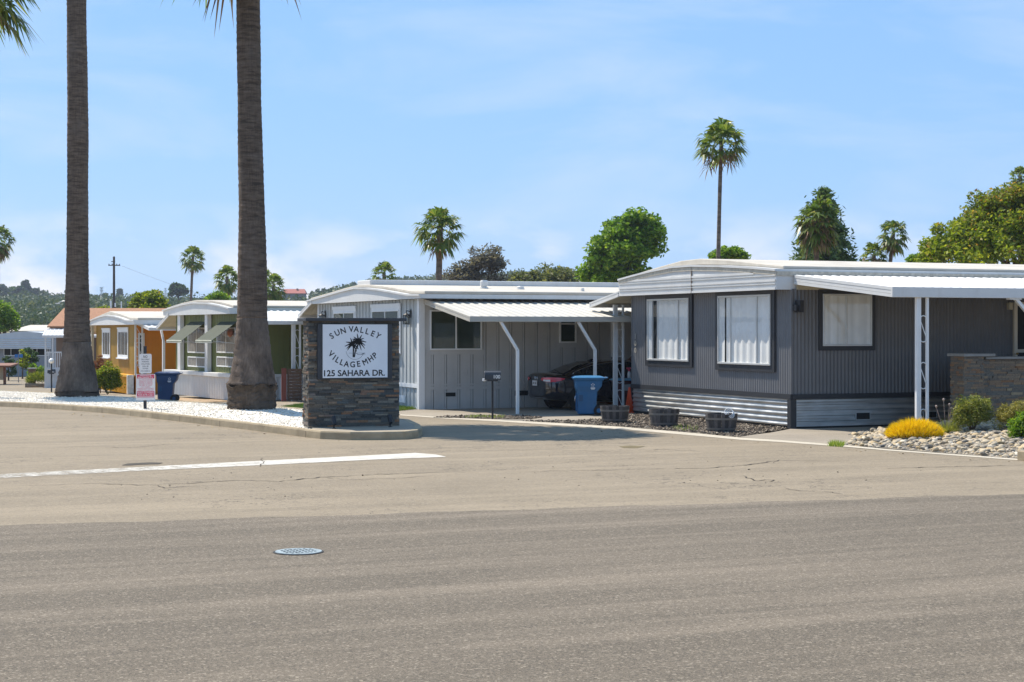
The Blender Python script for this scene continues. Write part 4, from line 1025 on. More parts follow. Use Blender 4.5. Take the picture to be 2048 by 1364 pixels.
lines(s2, [('ALL UNAUTHORIZED',zt_(757.5),.03,.72),('VEHICLES WILL BE',zt_(760.3),.03,.7),('TOWED AT VEHICLE',zt_(763.2),.03,.72),('OWNERS EXPENSE',zt_(766),.03,.72),('24 HRS A DAY',zt_(769),.03,.66),('CVC 22658 A',zt_(772),.03,.5),('CONTRA COSTA COUNTY',zt_(775),.03,.86),('SHERIFF 925-646-2441',zt_(778),.03,.82)], x0,x1,-.0074,M_sred,'red_lettering')

# ================================================================== wheelie bins
M_blue = pmat('blue_plastic', (.012,.105,.24), .45, .1, 2, dirt=.25, dirtc=(.12,.18,.22)); M_navy = pmat('navy_plastic', (.016,.05,.125), .5, .1, 2)
M_mar = pmat('dark_maroon_plastic', (.065,.012,.014), .4, .2, 2); M_lblue = pmat('light_blue_lid', (.16,.42,.60), .45, .08, 2)
M_tyre = pmat('black_rubber', (.012,.012,.013), .7, .1, 6)
def bin_(lab, p, rz, sx, hgt, body, lid, label=True, group='wheeled bins', lidtilt=0):
    e = thing('wheelie_bin', lab, 'bin', p, rz, group)
    def ring(z, x0, x1, y): return [Vector((x0,-y,z)),Vector((x1,-y,z)),Vector((x1,y,z)),Vector((x0,y,z))]
    h_ = hgt; m = M()
    m.loft([ring(.02,-.20,.22,.22),ring(.05*h_,-.22,.26,.25),ring(.60*h_,-.245,.30,.275),ring(.66*h_,-.27,.36,.285),ring(.74*h_,-.285,.42,.30),ring(.90*h_,-.30,.44,.31)])
    b = m.build('body', body, e, bevel=.035, seg=3)
    m = M(); m.loft([ring(.885*h_,-.325,.465,.335),ring(.925*h_,-.335,.475,.345)]); 
    for yy in (-.14,0,.14): m.box(-.26,-.243,yy-.008,yy+.008,.1,.55*h_)
    m.build('rim', body, e, bevel=.012)
    m = M(); m.loft([ring(.93*h_,-.36,.50,.36),ring(.955*h_,-.36,.50,.36),ring(.99*h_,-.27,.42,.28),ring(1.0*h_,-.1,.3,.15)]); l = m.build('lid', lid, e, bevel=.015)
    m = M(); m.tube([(.50,-.22,.93*h_),(.58,-.22,.95*h_),(.58,.22,.95*h_),(.50,.22,.93*h_)],.017,8); m.build('handle', body, e, smooth=True)
    for y in (-.28,.28):
        m = M(); n = 20; c = Vector((.33,y,.135))
        prof = [(.135,-.03),(.135,.03)]
        ringA = [c+Vector((math.cos(t)*.135,-.035,math.sin(t)*.135)) for t in [2*math.pi*i/n for i in range(n)]]
        m.prism(ringA,(0,.07,0)); wl = m.build('wheel', M_tyre, e, bevel=.012)
        m = M(); ringB = [c+Vector((math.cos(t)*.06,-.042 if y<0 else .042,math.sin(t)*.06)) for t in [2*math.pi*i/n for i in range(n)]]
        m.prism(ringB,(0,.004,0)); m.build('hub', body, wl)
    if label:
        m = M(); c = Vector((.17,-.318,.77*h_)); 
        for a in (90,18,162,234,306): m.prism([c+Vector((math.cos(R(a))*.055,0,math.sin(R(a))*.055)), c+Vector((math.cos(R(a+28))*.03,0,math.sin(R(a+28))*.03)), c+Vector((math.cos(R(a-28))*.03,0,math.sin(R(a-28))*.03))],(0,.003,0))
        m.box(c.x-.06,c.x+.06,c.y,c.y+.003,c.z-.095,c.z-.07); m.box(c.x-.045,c.x+.045,c.y,c.y+.003,c.z-.12,c.z-.107)
        m.build('emblem', M_winw, e)
        m = M(); m.box(-.21,-.1,-.287,-.27,.36*h_,.52*h_); m.build('recess', pmat('bin_recess_%d' % int(p.x*10), (.012,.07,.16), .5), e)
    return e
p = G(1171,830); bin_('bright blue wheeled bin in front of the black car', p, R(3), 1, 1.07, M_blue, pmat('blue_lid', (.03,.16,.32), .45, .1, 3))
p = G(331,804); bin_('navy blue wheeled bin standing by the white ribbed skirting', p, R(5), 1, 1.08, M_navy, M_navy)
q = onground(1249, 48.75); RB = bin_('dark maroon wheeled bin with light blue lid beside the charcoal home', q, R(12), .9, .93, M_mar, M_lblue, False)
m = M(); m.box(-.1,.1,-.315,-.305,.58,.76); m.build('sticker', M_frame, RB)
# spray bottle standing on its lid, traffic cone by the wall
E = thing('spray_bottle', 'red topped spray bottle standing on the light blue bin lid', 'bottle', (q.x+.13, q.y-.05, q.z+.924), 0)
m = M(); m.lathe([(.045,0),(.05,.01),(.05,.14),(.03,.19),(.02,.21)],14); m.build('bottle', M_swht, E, smooth=True)
m = M(); m.lathe([(.026,.205),(.03,.21),(.03,.26),(.022,.28)],12); m.bar((-.08,0,.28),(.05,0,.29),.035,.04); m.build('trigger_head', M_sred, E)
p = onground(1259, 47.3); E = thing('traffic_cone', 'orange traffic cone beside the corner of the charcoal home', 'cone', p, TH)
M_cone = pmat('orange_cone', (.62,.07,.02), .5, .08, 4)
m = M(); m.lathe([(.14,.03),(.03,.70),(.03,.715)],20); m.build('cone_body', M_cone, E, smooth=True)
m = M(); m.box(-.17,.17,-.17,.17,0,.03); m.build('base', M_cone, E, bevel=.01)

# ================================================================== half-barrel planters
M_stave = islandmat('weathered_staves', [(0,(.055,.05,.047)),(.5,(.10,.092,.085)),(1,(.15,.13,.12))], .85, .5, 25, .4); M_hoop = pmat('rusty_hoop', (.16,.155,.145), .5, .2, 6, metal=.5)
def barrel(px, py, lab, sd):
    p = G(px,py); e = thing('half_barrel', lab, 'planter', (p.x,p.y+.3,p.z+.01), random.Random(sd).uniform(0,1), 'half barrels along the front of the charcoal home')
    rr = random.Random(sd); n = 26; m = M(); Rb = lambda z: .30+.065*math.sin(min(1,z/.42)*1.5)
    for i in range(n):
        a0, a1 = 2*math.pi*(i+.03)/n, 2*math.pi*(i+.97)/n; top = .41+rr.uniform(-.008,.012); dr = rr.uniform(-.004,.004); secs = []
        for z in (0,.1,.2,.3,top):
            r0 = Rb(z)+dr; r1 = r0-.028
            secs.append([Vector((r0*math.cos(a0),r0*math.sin(a0),z)),Vector((r0*math.cos(a1),r0*math.sin(a1),z)),Vector((r1*math.cos(a1),r1*math.sin(a1),z)),Vector((r1*math.cos(a0),r1*math.sin(a0),z))])
        m.loft(secs)
    m.build('staves', M_stave, e)
    for z in (.055,.28):
        m = M(); m.lathe([(Rb(z)+.007,z),(Rb(z+.045)+.007,z+.045)],36,caps=False); m.build('hoop', M_hoop, e, smooth=True)
    m = M(); m.lathe([(.33,.33),(.01,.34)],24,caps=False); m.build('soil', M_dirtbed, e)
    return e
barrel(1231,847,'grey half barrel planter below the white scrollwork post',1); barrel(1330.5,855,'grey half barrel planter below the first gable window, between two others',2); b3 = barrel(1446,866,'brown half barrel planter with a white rope coil on its rim',3)
E = thing('rope_coil', 'loop of white rope hung over the rim of the barrel', 'rope', (b3.location.x+.16,b3.location.y-.24,b3.location.z+.40), 0)
for i in range(3):
    m = M(); m.tube([Vector(((.09-.012*i)*math.cos(t)+.03*i-.03, .06*math.sin(t)-.03, .055+.085*math.sin(t)-.02*i)) for t in [2*math.pi*j/20 for j in range(21)]],.007,6); m.build('rope', M_winw, E, smooth=True)

# ================================================================== black sedan under the grey carport
M_car, ncar, bcar = new_mat('black_car_paint'); bcar.inputs['Base Color'].default_value = (.010,.012,.018,1); bcar.inputs['Roughness'].default_value = .12; bcar.inputs['Coat Weight'].default_value = .8; bcar.inputs['Coat Roughness'].default_value = .03
M_cglass, ncg, bcg = new_mat('tinted_car_glass'); bcg.inputs['Base Color'].default_value = (.008,.012,.016,1); bcg.inputs['Roughness'].default_value = .03; bcg.inputs['Specular IOR Level'].default_value = .8
M_chrome = pmat('chrome', (.62,.63,.65), .15, .03, 4, metal=1.0)
M_tail, _, bt = new_mat('red_tail_lamp'); bt.inputs['Base Color'].default_value = (.65,.01,.035,1); bt.inputs['Roughness'].default_value = .12; bt.inputs['Coat Weight'].default_value = 1
cp = onground(1097,48.3)
E = thing('parked_car', 'black sedan parked tail first under the white carport of the grey home', 'car', cp + Vector((0,0,.0)), TH)
cw = .93
st = [ # x, zb, hw, zbelt, hw at belt, zdeck
 (.00,.42,.52,.92,.50,.95),(.03,.36,.70,.97,.66,1.03),(.09,.32,.80,1.00,.75,1.075),(.20,.29,.875,1.01,.80,1.085),(.38,.27,.915,1.0,.82,1.075),(.75,.25,.925,.98,.83,1.045),(1.3,.24,.93,.965,.84,1.02),(2.2,.23,.93,.94,.84,.98),(3.2,.23,.93,.92,.84,.96),(3.9,.25,.925,.88,.82,.93),(4.4,.27,.90,.80,.74,.84),(4.75,.30,.80,.68,.62,.70),(4.88,.38,.55,.58,.45,.58)]
secs = []
for x,zb_,hw,zl,hl,zd in st:
    half = [(hw*.80,zb_),(hw*.97,zb_+.07),(hw,zb_+.26),(hw*.995,(zb_+zl)/2+.12),(hw*.975,zl-.06),(hl,zl),(hl*.6,zd-.005)]
    secs.append([Vector((x,cw-y,z)) for y,z in half] + [Vector((x,cw,zd))] + [Vector((x,cw+y,z)) for y,z in half[::-1]] + [Vector((x,cw,zb_))])
m = M(); m.loft(secs); bod = m.build('body', M_car, E, smooth=True, subsurf=2)
gs = [(.62,1.055,.70,1.05),(.85,1.15,.66,1.06),(1.15,1.27,.635,1.05),(1.55,1.375,.60,1.03),(2.1,1.445,.585,1.0),(2.7,1.445,.585,.98),(3.15,1.375,.61,.96),(3.6,1.17,.68,.94),(3.95,.95,.72,.92)]
secs = []
for x,zt2,hr,zb2 in gs:
    hb = .80; zb3 = min(zb2-.06, zt2-.03)
    half = [(hb,zb3),(hb+(hr+.06-hb)*.5,zb3+(zt2-.07-zb3)*.5),(hr+.055,zt2-.06),(hr,zt2-.02),(hr*.55,zt2)]
    secs.append([Vector((x,cw-y,z)) for y,z in half]+[Vector((x,cw,zt2+.008))]+[Vector((x,cw+y,z)) for y,z in half[::-1]])
m = M(); m.loft(secs, close=False, caps=False); m.build('roof', M_car, E, smooth=True, subsurf=2)
for sgn in (-1,1):
    m = M(); vs = []; up = []
    for x,zt2,hr,zb2 in gs[1:-1]:
        hb = .80; zb3 = zb2-.015; zt3 = zt2-.085
        if zt3-zb3 < .03: zt3 = zb3+.02
        f0 = (zb3-(min(zb2-.06, zt2-.03)))/max(.05,(zt2-.06-min(zb2-.06,zt2-.03)))
        yb = hb+(hr+.055-hb)*f0+.012; yt = hr+.055+.020
        vs += [Vector((x,cw+sgn*yb,zb3)),Vector((x,cw+sgn*yt,zt3))]; up.append(Vector((x,cw+sgn*(yt+.004),zt3+.012)))
    m.add(vs,[(2*i,2*i+2,2*i+3,2*i+1) for i in range(len(vs)//2-1)]); sgw = m.build('side_window', M_cglass, E)
    m = M(); m.tube([vs[0]+Vector((0,sgn*.004,0))]+up+[vs[-2]],.017,6); m.build('chrome_trim', M_chrome, sgw, smooth=True)
    m = M(); m.bar(vs[6]+Vector((.1,sgn*.004,0)),vs[7]+Vector((.1,sgn*.006,0)),.06,.01,up=(0,1,0)); m.build('window_pillar', M_car, sgw)
m = M(); vs = []
for x,zt2,hr,zb2 in gs[:4]: vs += [Vector((x-.02,cw-hr*.84,zt2+.006)),Vector((x-.03,cw,zt2+.024)),Vector((x-.02,cw+hr*.84,zt2+.006))]
m.add(vs,[(3*i+j,3*i+3+j,3*i+4+j,3*i+1+j) for i in range(3) for j in (0,1)]); m.build('rear_window', M_cglass, E, smooth=True)
for sgn in (-1,1):
    pts = [(.0,.42),(.012,.56),(.055,.70),(.125,.815),(.25,.895),(.40,.932),(.52,.936)]; zlo = [.87,.845,.825,.82,.83,.86,.905]; zhi = [.93,.945,.95,.953,.952,.945,.925]
    m = M(); o1 = [Vector((x-.014,cw+sgn*(y+.01),a)) for (x,y),a in zip(pts,zlo)]; o2 = [Vector((x-.010,cw+sgn*(y+.004),a)) for (x,y),a in zip(pts,zhi)]
    vs = o1+o2; n = len(pts); m.add(vs,[(i,i+1,n+i+1,n+i) for i in range(n-1)])
    back = [v+Vector((.09,-sgn*.08,0)) for v in vs]; m.add(back,[(i,n+i,n+i+1,i+1) for i in range(n-1)])
    tl = m.build('tail_light', M_tail, E, smooth=False, recalc=False)
    m = M(); m.add([Vector((x-.022,cw+sgn*(y+.012),a)) for (x,y),a in zip(pts[1:4],(.845,.835,.835))]+[Vector((x-.022,cw+sgn*(y+.012),a)) for (x,y),a in zip(pts[1:4],(.885,.885,.89))],[(0,1,4,3),(1,2,5,4)]); m.build('lamp_lens', M_swht, tl, recalc=False)
m = M(); m.box(-.035,-.02,cw-.16,cw+.16,.70,.85); pl = m.build('number_plate', M_swht, E)
m = M()
for i in range(7):
    if i != 3: m.box(-.037,-.0352,cw-.125+i*.037,cw-.125+i*.037+.02,.745,.80)
m.build('plate_characters', M_sblk, pl)
m = M(); m.box(-.03,-.01,cw-.05,cw-.035,.885,.965); m.box(-.03,-.01,cw+.035,cw+.05,.885,.965); m.box(-.03,-.01,cw-.035,cw+.035,.917,.93); m.build('badge', M_chrome, E)
m = M(); m.tube([(.1,cw-.62,.36),(.06,cw-.5,.355),(.05,cw,.35),(.06,cw+.5,.355),(.1,cw+.62,.36)],.016,6); m.build('bumper_trim', M_chrome, E, smooth=True)
m = M(); m.prism([(1.62,cw-.02,1.40),(1.80,cw-.015,1.40),(1.84,cw-.012,1.455),(1.78,cw-.01,1.475)],(0,.035,0)); m.build('antenna_fin', M_car, E, bevel=.006)
def wheel(x, y, out):
    m = M(); n = 28; m.tube([(x,y-.11,.325),(x,y-.09,.325),(x,y+.09,.325),(x,y+.11,.325)],[.29,.325,.325,.29],n); wl = m.build('wheel', M_tyre, E)
    m = M(); m.tube([(x,y+out*.112,.325),(x,y+out*.118,.325)],[.21,.20],n)
    for i in range(5):
        t = 2*math.pi*i/5; m.bar((x,y+out*.12,.325),(x+.2*math.cos(t),y+out*.12,.325+.2*math.sin(t)),.05,.012,up=(0,1,0))
    m.build('rim', M_chrome, wl)
    m = M(); m.tube([(x,y+out*.085,.34),(x,y+out*.108,.34)],[.39,.385],n); m.build('wheel_arch', M_tyre, E)
for x in (1.02,3.85): wheel(x, .115, -1); wheel(x, 2*cw-.115, 1)
m = M(); m.loft([[Vector((3.25,-.02,.93)),Vector((3.40,-.02,.93)),Vector((3.40,-.02,1.05)),Vector((3.25,-.02,1.05))],[Vector((3.27,-.17,.95)),Vector((3.38,-.17,.95)),Vector((3.38,-.17,1.06)),Vector((3.27,-.17,1.06))]]); m.build('wing_mirror', M_car, E, bevel=.02)

# ================================================================== wooden steps and rail by the car
p = GREY.O + GREY.w*5.6 + GREY.u*-.15; E = thing('porch_steps', 'red brown wooden steps with handrail against the grey home', 'steps', p, TH)
m = M(); m.box(.9,2.6,-1.3,-.02,.78,.86)
for i in range(4): m.box(.05+.22*i,.05+.22*i+.3,-1.3,-.1,.18*i+.1,.18*i+.15)
m.build('deck', M_wood, E)
for x,z in ((.05,.1),(.9,.78),(1.7,.78),(2.55,.78)): m = M(); m.bar((x,-1.3,0),(x,-1.3,z+1.02 if x>.5 else .95),.09); m.build('newel_post', M_wood, E)
m = M(); m.bar((-.1,-1.3,.93),(.9,-1.3,1.72),.10,.14); m.bar((.86,-1.3,1.78),(2.6,-1.3,1.78),.11,.05); m.bar((.9,-1.3,.98),(2.55,-1.3,.98),.05)
for i in range(14): m.bar((.95+.12*i,-1.3,.98),(.95+.12*i,-1.3,1.76),.035)
m.build('handrail', M_wood, E)

# ================================================================== mailboxes
def mailbox(lab, p, rz, hh, tex, w_=.42):
    e = thing('mailbox', lab, 'mailbox', p, rz); m = M(); m.bar((0,0,0),(0,0,hh),.05); m.build('post', M_lantern, e)
    m = M(); n = 10; sec = [Vector((-.21,-.11,hh+.04)),Vector((-.21,.11,hh+.04))]+[Vector((-.21,.11*math.cos(t),hh+.16+.11*math.sin(t))) for t in [math.pi*i/n for i in range(n+1)]]
    m.prism([Vector((v.x,v.y,v.z)) for v in sec],(w_,0,0)); m.box(-.14,.14,-.05,.05,hh,hh+.04); b_ = m.build('box', pmat('charcoal_box_%s' % tex[:2], (.035,.04,.048), .45, .1, 4), e, bevel=.006)
    if tex:
        vs, fs = textmesh(tex, .13); m = M(); m.add([Vector((.10+q.x,-.1145,hh+.115+q.y)) for q in vs], fs); m.build('number', M_winw, b_, recalc=False)
    return e
p = G(985,838.3); e = mailbox('charcoal mailbox numbered 100 on a thin post at the grey driveway', p, R(4), .98, '100')
m = M(); m.box(-.26,-.17,-.05,.05,.985,1.05); m.build('white_bracket', M_winw, e, bevel=.01)
p = G(103,775.5); mailbox('dark mailbox on a grey post beside the leftmost big palm', p, R(4), .78, '101', .42)

# ================================================================== slatted gate by the green home
p = onground(563, GREENPOST.y-.55); E = thing('slatted_gate', 'dark brown slatted wooden gate with red brown post beside the stone sign', 'gate', p, R(14))
k = p.y/F; m = M(); m.box(0,.17,-.06,.06,0,66*k); m.build('post', pmat('red_post', (.17,.05,.035), .7, .2, 5, stretch=(5,5,1)), E)
m = M(); z = .03
while z < 64*k: m.box(.2,.72,-.02,.02,z,z+.10); z += .113
m.box(.22,.27,.02,.05,.02,64*k); m.box(.64,.69,.02,.05,.02,64*k); m.build('slats', M_slat, E)

# ================================================================== stone wall in front of the porch
p = onground(1928,38.9); E = thing('stone_wall', 'stacked stone porch wall with pillar and pale concrete caps', 'wall', (p.x,p.y,0), TH)
k = 38.9/F; hp = H-(713-HY)*k; hw_ = H-(719-HY)*k
m = M(); m.box(.02,.52,.02,.5,0,hp); m.box(.52,5.5,.2,.48,0,hw_); m.build('core', M_cap, E)
m = M(); rr = random.Random(9); ledger(m,(0,.02,0),(1,0,0),(0,-1,0),.55,0,hp,rr,.05,.1,.35); ledger(m,(.02,.5,0),(0,-1,0),(-1,0,0),.5,0,hp,rr,.05,.1,.35); ledger(m,(.56,.2,0),(1,0,0),(0,-1,0),4.9,0,hw_,rr,.05,.1,.4); ledger(m,(.52,.02,0),(0,1,0),(1,0,0),.16,0,hp,rr,.05,.08,.2)
m.build('stone_veneer', M_ledgew, E)
M_capc = pmat('concrete_cap', (.36,.35,.33), .8, .1, 5, bmp=.2)
m = M(); m.box(-.06,.82,-.08,.56,hp,hp+.065); m.build('pillar_cap', M_capc, E, bevel=.008); m = M(); m.box(.66,5.5,.06,.56,hw_,hw_+.055); m.build('wall_cap', M_capc, E, bevel=.008)
# ================================================================== palms
def trunkmat(name, c, band):
    m, nt, b = new_mat(name); co = objco(nt)
    n1 = noise(nt, mapping(nt, co, scale=(1.5,1.5,band)), 1.6, 6, .7).outputs[0]
    n2 = noise(nt, mapping(nt, co, scale=(30,30,2.5)), 1.0, 5, .7).outputs[0]
    n3 = noise(nt, co, 1.3, 4, .6).outputs[0]
    cc = mixc(nt, rng_map(nt, n1, .36, .66), sc(c,.45), sc(c,1.35)); cc = mixc(nt, rng_map(nt, n2, .4, .65, .45, 0), cc, sc(c,.3)); cc = mixc(nt, rng_map(nt, n3, .5, .75, 0, .45), cc, (.21,.17,.14))
    nt.links.new(cc, b.inputs['Base Color']); b.inputs['Roughness'].default_value = .92; b.inputs['Specular IOR Level'].default_value = .15
    mxh = nd(nt, 'ShaderNodeMath', operation='ADD'); nt.links.new(n1, mxh.inputs[0]); nt.links.new(n2, mxh.inputs[1]); bump(nt, b, mxh.outputs[0], .9, .05)
    return m
M_ptrunk = trunkmat('palm_bark', (.185,.135,.098), 9)
M_pbase = trunkmat('fibrous_palm_base', (.205,.155,.118), .8)
M_ptrunkfar = trunkmat('pale_palm_bark', (.24,.185,.14), 5)
M_pboot = trunkmat('rough_root_boss', (.125,.095,.07), 2.5)
M_frond = leafmat('palm_frond', [(0,(0.068,0.128,0.024)),(.5,(0.128,0.195,0.036)),(.85,(0.225,0.270,0.060)),(1,(0.330,0.285,0.090))], .55, .4, .5)
M_fdead = leafmat('dry_palm_frond', [(0,(.16,.09,.04)),(.5,(.27,.165,.085)),(1,(.38,.26,.14))], .25, .7)
def fans(specs, seed, nseg=15):
    """fan fronds: (origin, azimuth, elevation, petiole, blade) -> vertices of narrow folded leaflets"""
    r = np.random.default_rng(seed); V = []; Fq = []
    for o, az, el, pl, br, wl in specs:
        o = np.array(o); d = np.array([math.cos(az)*math.cos(el), math.sin(az)*math.cos(el), math.sin(el)]); s = np.array([-math.sin(az), math.cos(az), 0.]); n = np.cross(d, s); 
        if n[2] < 0: n = -n
        tip = o + d*pl; tip[2] -= .10*pl
        k = len(V); pw = .02
        V += [o-s*pw*1.6, o+s*pw*1.6, tip+s*pw, tip-s*pw]; Fq.append((k,k+1,k+2,k+3))
        tw = r.normal()*.35; s2 = s*math.cos(tw)+n*math.sin(tw)
        for i in range(nseg):
            a = R(-115 + 230*(i+.5)/nseg) + r.normal()*.05; L = br*(1-.28*(abs(a)/2.0)**2)*r.uniform(.85,1.08)
            dv = d*math.cos(a)+s2*math.sin(a); wv = np.cross(dv, n); wv /= np.linalg.norm(wv)+1e-6
            w0 = br*wl*(.8 if abs(a) > 1.4 else 1); fold = n*((i % 2)-.5)*br*.05
            m1 = tip+dv*L*.52+fold; m1[2] -= .04*L; t1 = tip+dv*L*.95+n*r.normal()*.03*br; t1[2] -= L*(.30+.28*r.random())
            k = len(V); V += [tip, m1-wv*w0, t1, m1+wv*w0]; Fq.append((k,k+1,k+2,k+3))
    return np.array(V), np.array(Fq)
def palm(lab, base, H_, crown, nf, ndead, seed, prof=None, lean=(0,0), r0=.2, r1=.12, name='palm_tree', group=None, nseg=15, mesh_ring=.18, lowest=-35, wl=.055, topz=80, deadz=(-80,-35), bootz=.5):
    rr = random.Random(seed); e = thing(name, lab, 'palm tree', base, 0, group)
    m = M(); secs = []; n = 28 if prof else 12; z = 0.0; zs = []
    while z < H_: zs.append(z); z += (mesh_ring*.33 if prof else mesh_ring*2.2)
    zs.append(H_)
    nzc = [rr.uniform(0,6.28) for _ in range(6)]
    for i, z in enumerate(zs):
        if prof:
            for j in range(len(prof)-1):
                if prof[j][0] <= z <= prof[j+1][0] or j == len(prof)-2:
                    t = min(1,(z-prof[j][0])/max(1e-6,prof[j+1][0]-prof[j][0])); rad = prof[j][1]+(prof[j+1][1]-prof[j][1])*t; cx_ = prof[j][2]+(prof[j+1][2]-prof[j][2])*t; break
        else:
            t = z/H_; rad = r0+(r1-r0)*min(1,t*1.3) if t < .95 else r1; cx_ = lean[0]*t*t
        ringf = 1+ (.032*(abs(((z/mesh_ring) % 1)-.5)*2) if z > 1.6 or not prof else 0) + rr.uniform(-.008,.008) + .012*math.sin(z*2.3+seed)+.012*math.sin(z*.9+seed*2)
        sec = []
        for k in range(n):
            a = 2*math.pi*k/n
            wob = 1 + .018*math.sin(3*a+nzc[0]+z*.7)+.014*math.sin(5*a+nzc[1]-z*1.1) + (rr.uniform(-.028,.028) if prof and z < 2.6 else (rr.uniform(-.012,.012) if prof else 0))
            sec.append(Vector((cx_+rad*ringf*wob*math.cos(a), lean[1]*(z/H_)**2+rad*ringf*wob*math.sin(a), z)))
        secs.append(sec)
    if prof:
        cut = next(i for i, z in enumerate(zs) if z > prof[1][3]) if len(prof[1]) > 3 else 0
        m.loft(secs[cut:]); m.build('trunk', M_ptrunk, e, smooth=True)
        lip = next(i for i, z in enumerate(zs) if z > bootz)
        m = M(); m.loft(secs[lip:cut+1]); m.build('trunk_base', M_pbase, e, smooth=True)
        jag = [rr.uniform(-.05,.05)+.05*math.sin(3.1*k/n*6.28+seed) for k in range(n)]; m = M(); sv = secs[:lip+1]
        def grow(sec, f, dz): c_ = sum(sec, Vector())/n; return [c_+(v-c_)*(f+rr.uniform(-.012,.012))+Vector((0,0,dz*jag[k]+(c_.z-v.z)*0)) for k, v in enumerate(sec)]
        m.loft([grow(s_, 1+.02*i/len(sv), i/len(sv)) for i, s_ in enumerate(sv)] + [grow(sv[-1], 1.055, 1), grow(sv[-1], 1.03, 1.5), grow(sv[-1], .93, 1.0)]); m.build('root_boss', M_pboot, e)
        top = Vector((prof[-1][2], lean[1], H_))
    else:
        m.loft(secs); m.build('trunk', M_ptrunkfar, e, smooth=True); top = Vector((lean[0], lean[1], H_))
    sp = []
    for i in range(nf):
        el = R(topz - (topz-lowest)*((i+.5)/nf)**1.0 + rr.uniform(-9,9)); az = i*2.39996+rr.uniform(-.3,.3); o = top + Vector((0,0,-.25*crown*(i/nf)))
        sp.append((o, az, el, crown*rr.uniform(.42,.58), crown*rr.uniform(.44,.56), wl))
    V, Fq = fans(sp, seed, nseg); raw('crown', V, Fq, 4, M_frond, e)
    sp = []
    for i in range(ndead):
        el = R(rr.uniform(*deadz)); az = rr.uniform(0,6.28); o = top + Vector((0,0,-crown*rr.uniform(.15,.45)))
        sp.append((o, az, el, crown*rr.uniform(.25,.5), crown*rr.uniform(.35,.5), wl*.7))
    if sp: V, Fq = fans(sp, seed+1, max(7, nseg-6)); raw('dry_fronds', V, Fq, 4, M_fdead, e)
    return e
def pprof(base, Y, rows, byx, byy):
    k = Y/F; return [((byy-y)*k, (w_/2)*k, (c-byx)*k) for y, w_, c in rows]
# two street palms on the island, and a third whose crown hangs in at the edge of the picture
bz = KH-.05
r2 = [(826,94,505),(812,99,504.8),(790,97,505),(777,95,505),(773,101,505.5),(768,102,505),(758,93,505.5),(735,83,506),(710,74.5,505.8),(680,69,505.3),(655,64,504.6),(638,61,504.3),(560,57,504),(500,54,504),(400,50.5,503),(300,48.5,501),(200,47,499),(100,47,497.6),(0,46,496.5),(-272,43,492)]
pr = pprof(None, PALM2.y, r2, 505, 826); pr[1] = (*pr[1], (826-638)*PALM2.y/F)
palm('thick palm with a swollen ragged base just left of the stone sign', PALM2+Vector((0,0,-.03)), pr[-1][0], 3.2, 58, 5, 5, pr, group="big street palms on the island", nseg=26, wl=.05, lowest=-40, bootz=(826-771)*PALM2.y/F)
r1 = [(799,88,157),(790,86,156),(778,83,154.5),(760,77,154.5),(745,72,155),(720,63,154.5),(700,57,154.3),(682,53,154.2),(640,48.5,153.8),(560,44,153.8),(400,41,156),(300,40.5,156),(200,40,155),(100,39,153.8),(0,38,153),(-330,35,151)]
pr = pprof(None, PALM1.y, r1, 155, 798.5); pr[1] = (*pr[1], (798.5-682)*PALM1.y/F)
palm('thick palm trunk with flared base on white gravel in front of the orange home', PALM1+Vector((0,0,-.03)), pr[-1][0], 3.0, 66, 5, 6, pr, group="big street palms on the island", nseg=22, wl=.05, bootz=(798.5-783)*PALM1.y/F)
p3 = PALM1 + Vector((-6.0, 5.2, 0)); p3.z = zg(p3.x, p3.y)+.1
q3 = P(-66, -72, p3.y); Hq = q3.z - p3.z
palm('palm off the edge whose green fronds hang into the top left corner', p3, Hq, 3.0, 60, 5, 8, [(0,.62,0,1.8),(.4,.6,0,1.8),(1.8,.42,0),(5,.33,.1),(Hq,.29,q3.x-p3.x)], group='big street palms on the island', nseg=24, wl=.05)
# slimmer palms beyond the homes
def farpalm(px, cy, Y, cw_, lab, seed, nf=34, nd_=14, basepx=None, tw=9, **kw):
    c = P(px, cy, Y); b = onground(basepx or px, Y); cr = cw_/2*Y/F*1.27
    return palm(lab, b, c.z-b.z, cr, nf, nd_, seed, lean=(c.x-b.x, 0), r0=tw/2*Y/F*1.15, r1=tw/2*Y/F*.85, group='slim palms beyond the homes', **kw)
farpalm(1443, 284, 85, 100, 'very tall slim palm standing high above the charcoal home roof', 11, 42, 18, basepx=1434, tw=9, nseg=13, wl=.085, lowest=-22, deadz=(-45,0))
farpalm(880, 452, 85, 92, 'palm with ragged crown and pale trunk above the grey home roof', 12, 40, 14, basepx=876, tw=14, nseg=13, wl=.09, lowest=-45)
farpalm(768, 545, 130, 52, 'short dense palm crown just above the ridge of the grey home', 13, 34, 16, tw=8, nseg=11, wl=.12, lowest=-70)
farpalm(386, 512, 190, 50, 'slender palm between the two big trunks, above the green home', 14, 34, 8, basepx=380, tw=6, nseg=11, wl=.12, lowest=-50)
farpalm(454, 553, 165, 52, 'bushy palm just left of the big trunk by the sign', 15, 34, 8, basepx=457, tw=8, nseg=11, wl=.12, lowest=-55)
farpalm(547, 570, 150, 52, 'palm crown peeping out just right of the big trunk by the sign', 16, 36, 10, tw=8, nseg=11, wl=.12, lowest=-70)
farpalm(528, 553, 180, 40, 'small palm mostly hidden behind the big trunk by the sign', 17, 30, 6, tw=7, nseg=11, wl=.12, lowest=-60)
farpalm(-3, 475, 165, 60, 'slim palm cut by the left edge of the photo', 18, 40, 20, basepx=0, tw=6, nseg=11, wl=.12, lowest=-75)
farpalm(1634, 436, 80, 92, 'palm with large skirt of brown dry fronds in front of the cedar', 19, 44, 70, basepx=1631, tw=12, nseg=14, wl=.11, lowest=-60, deadz=(-60,25))
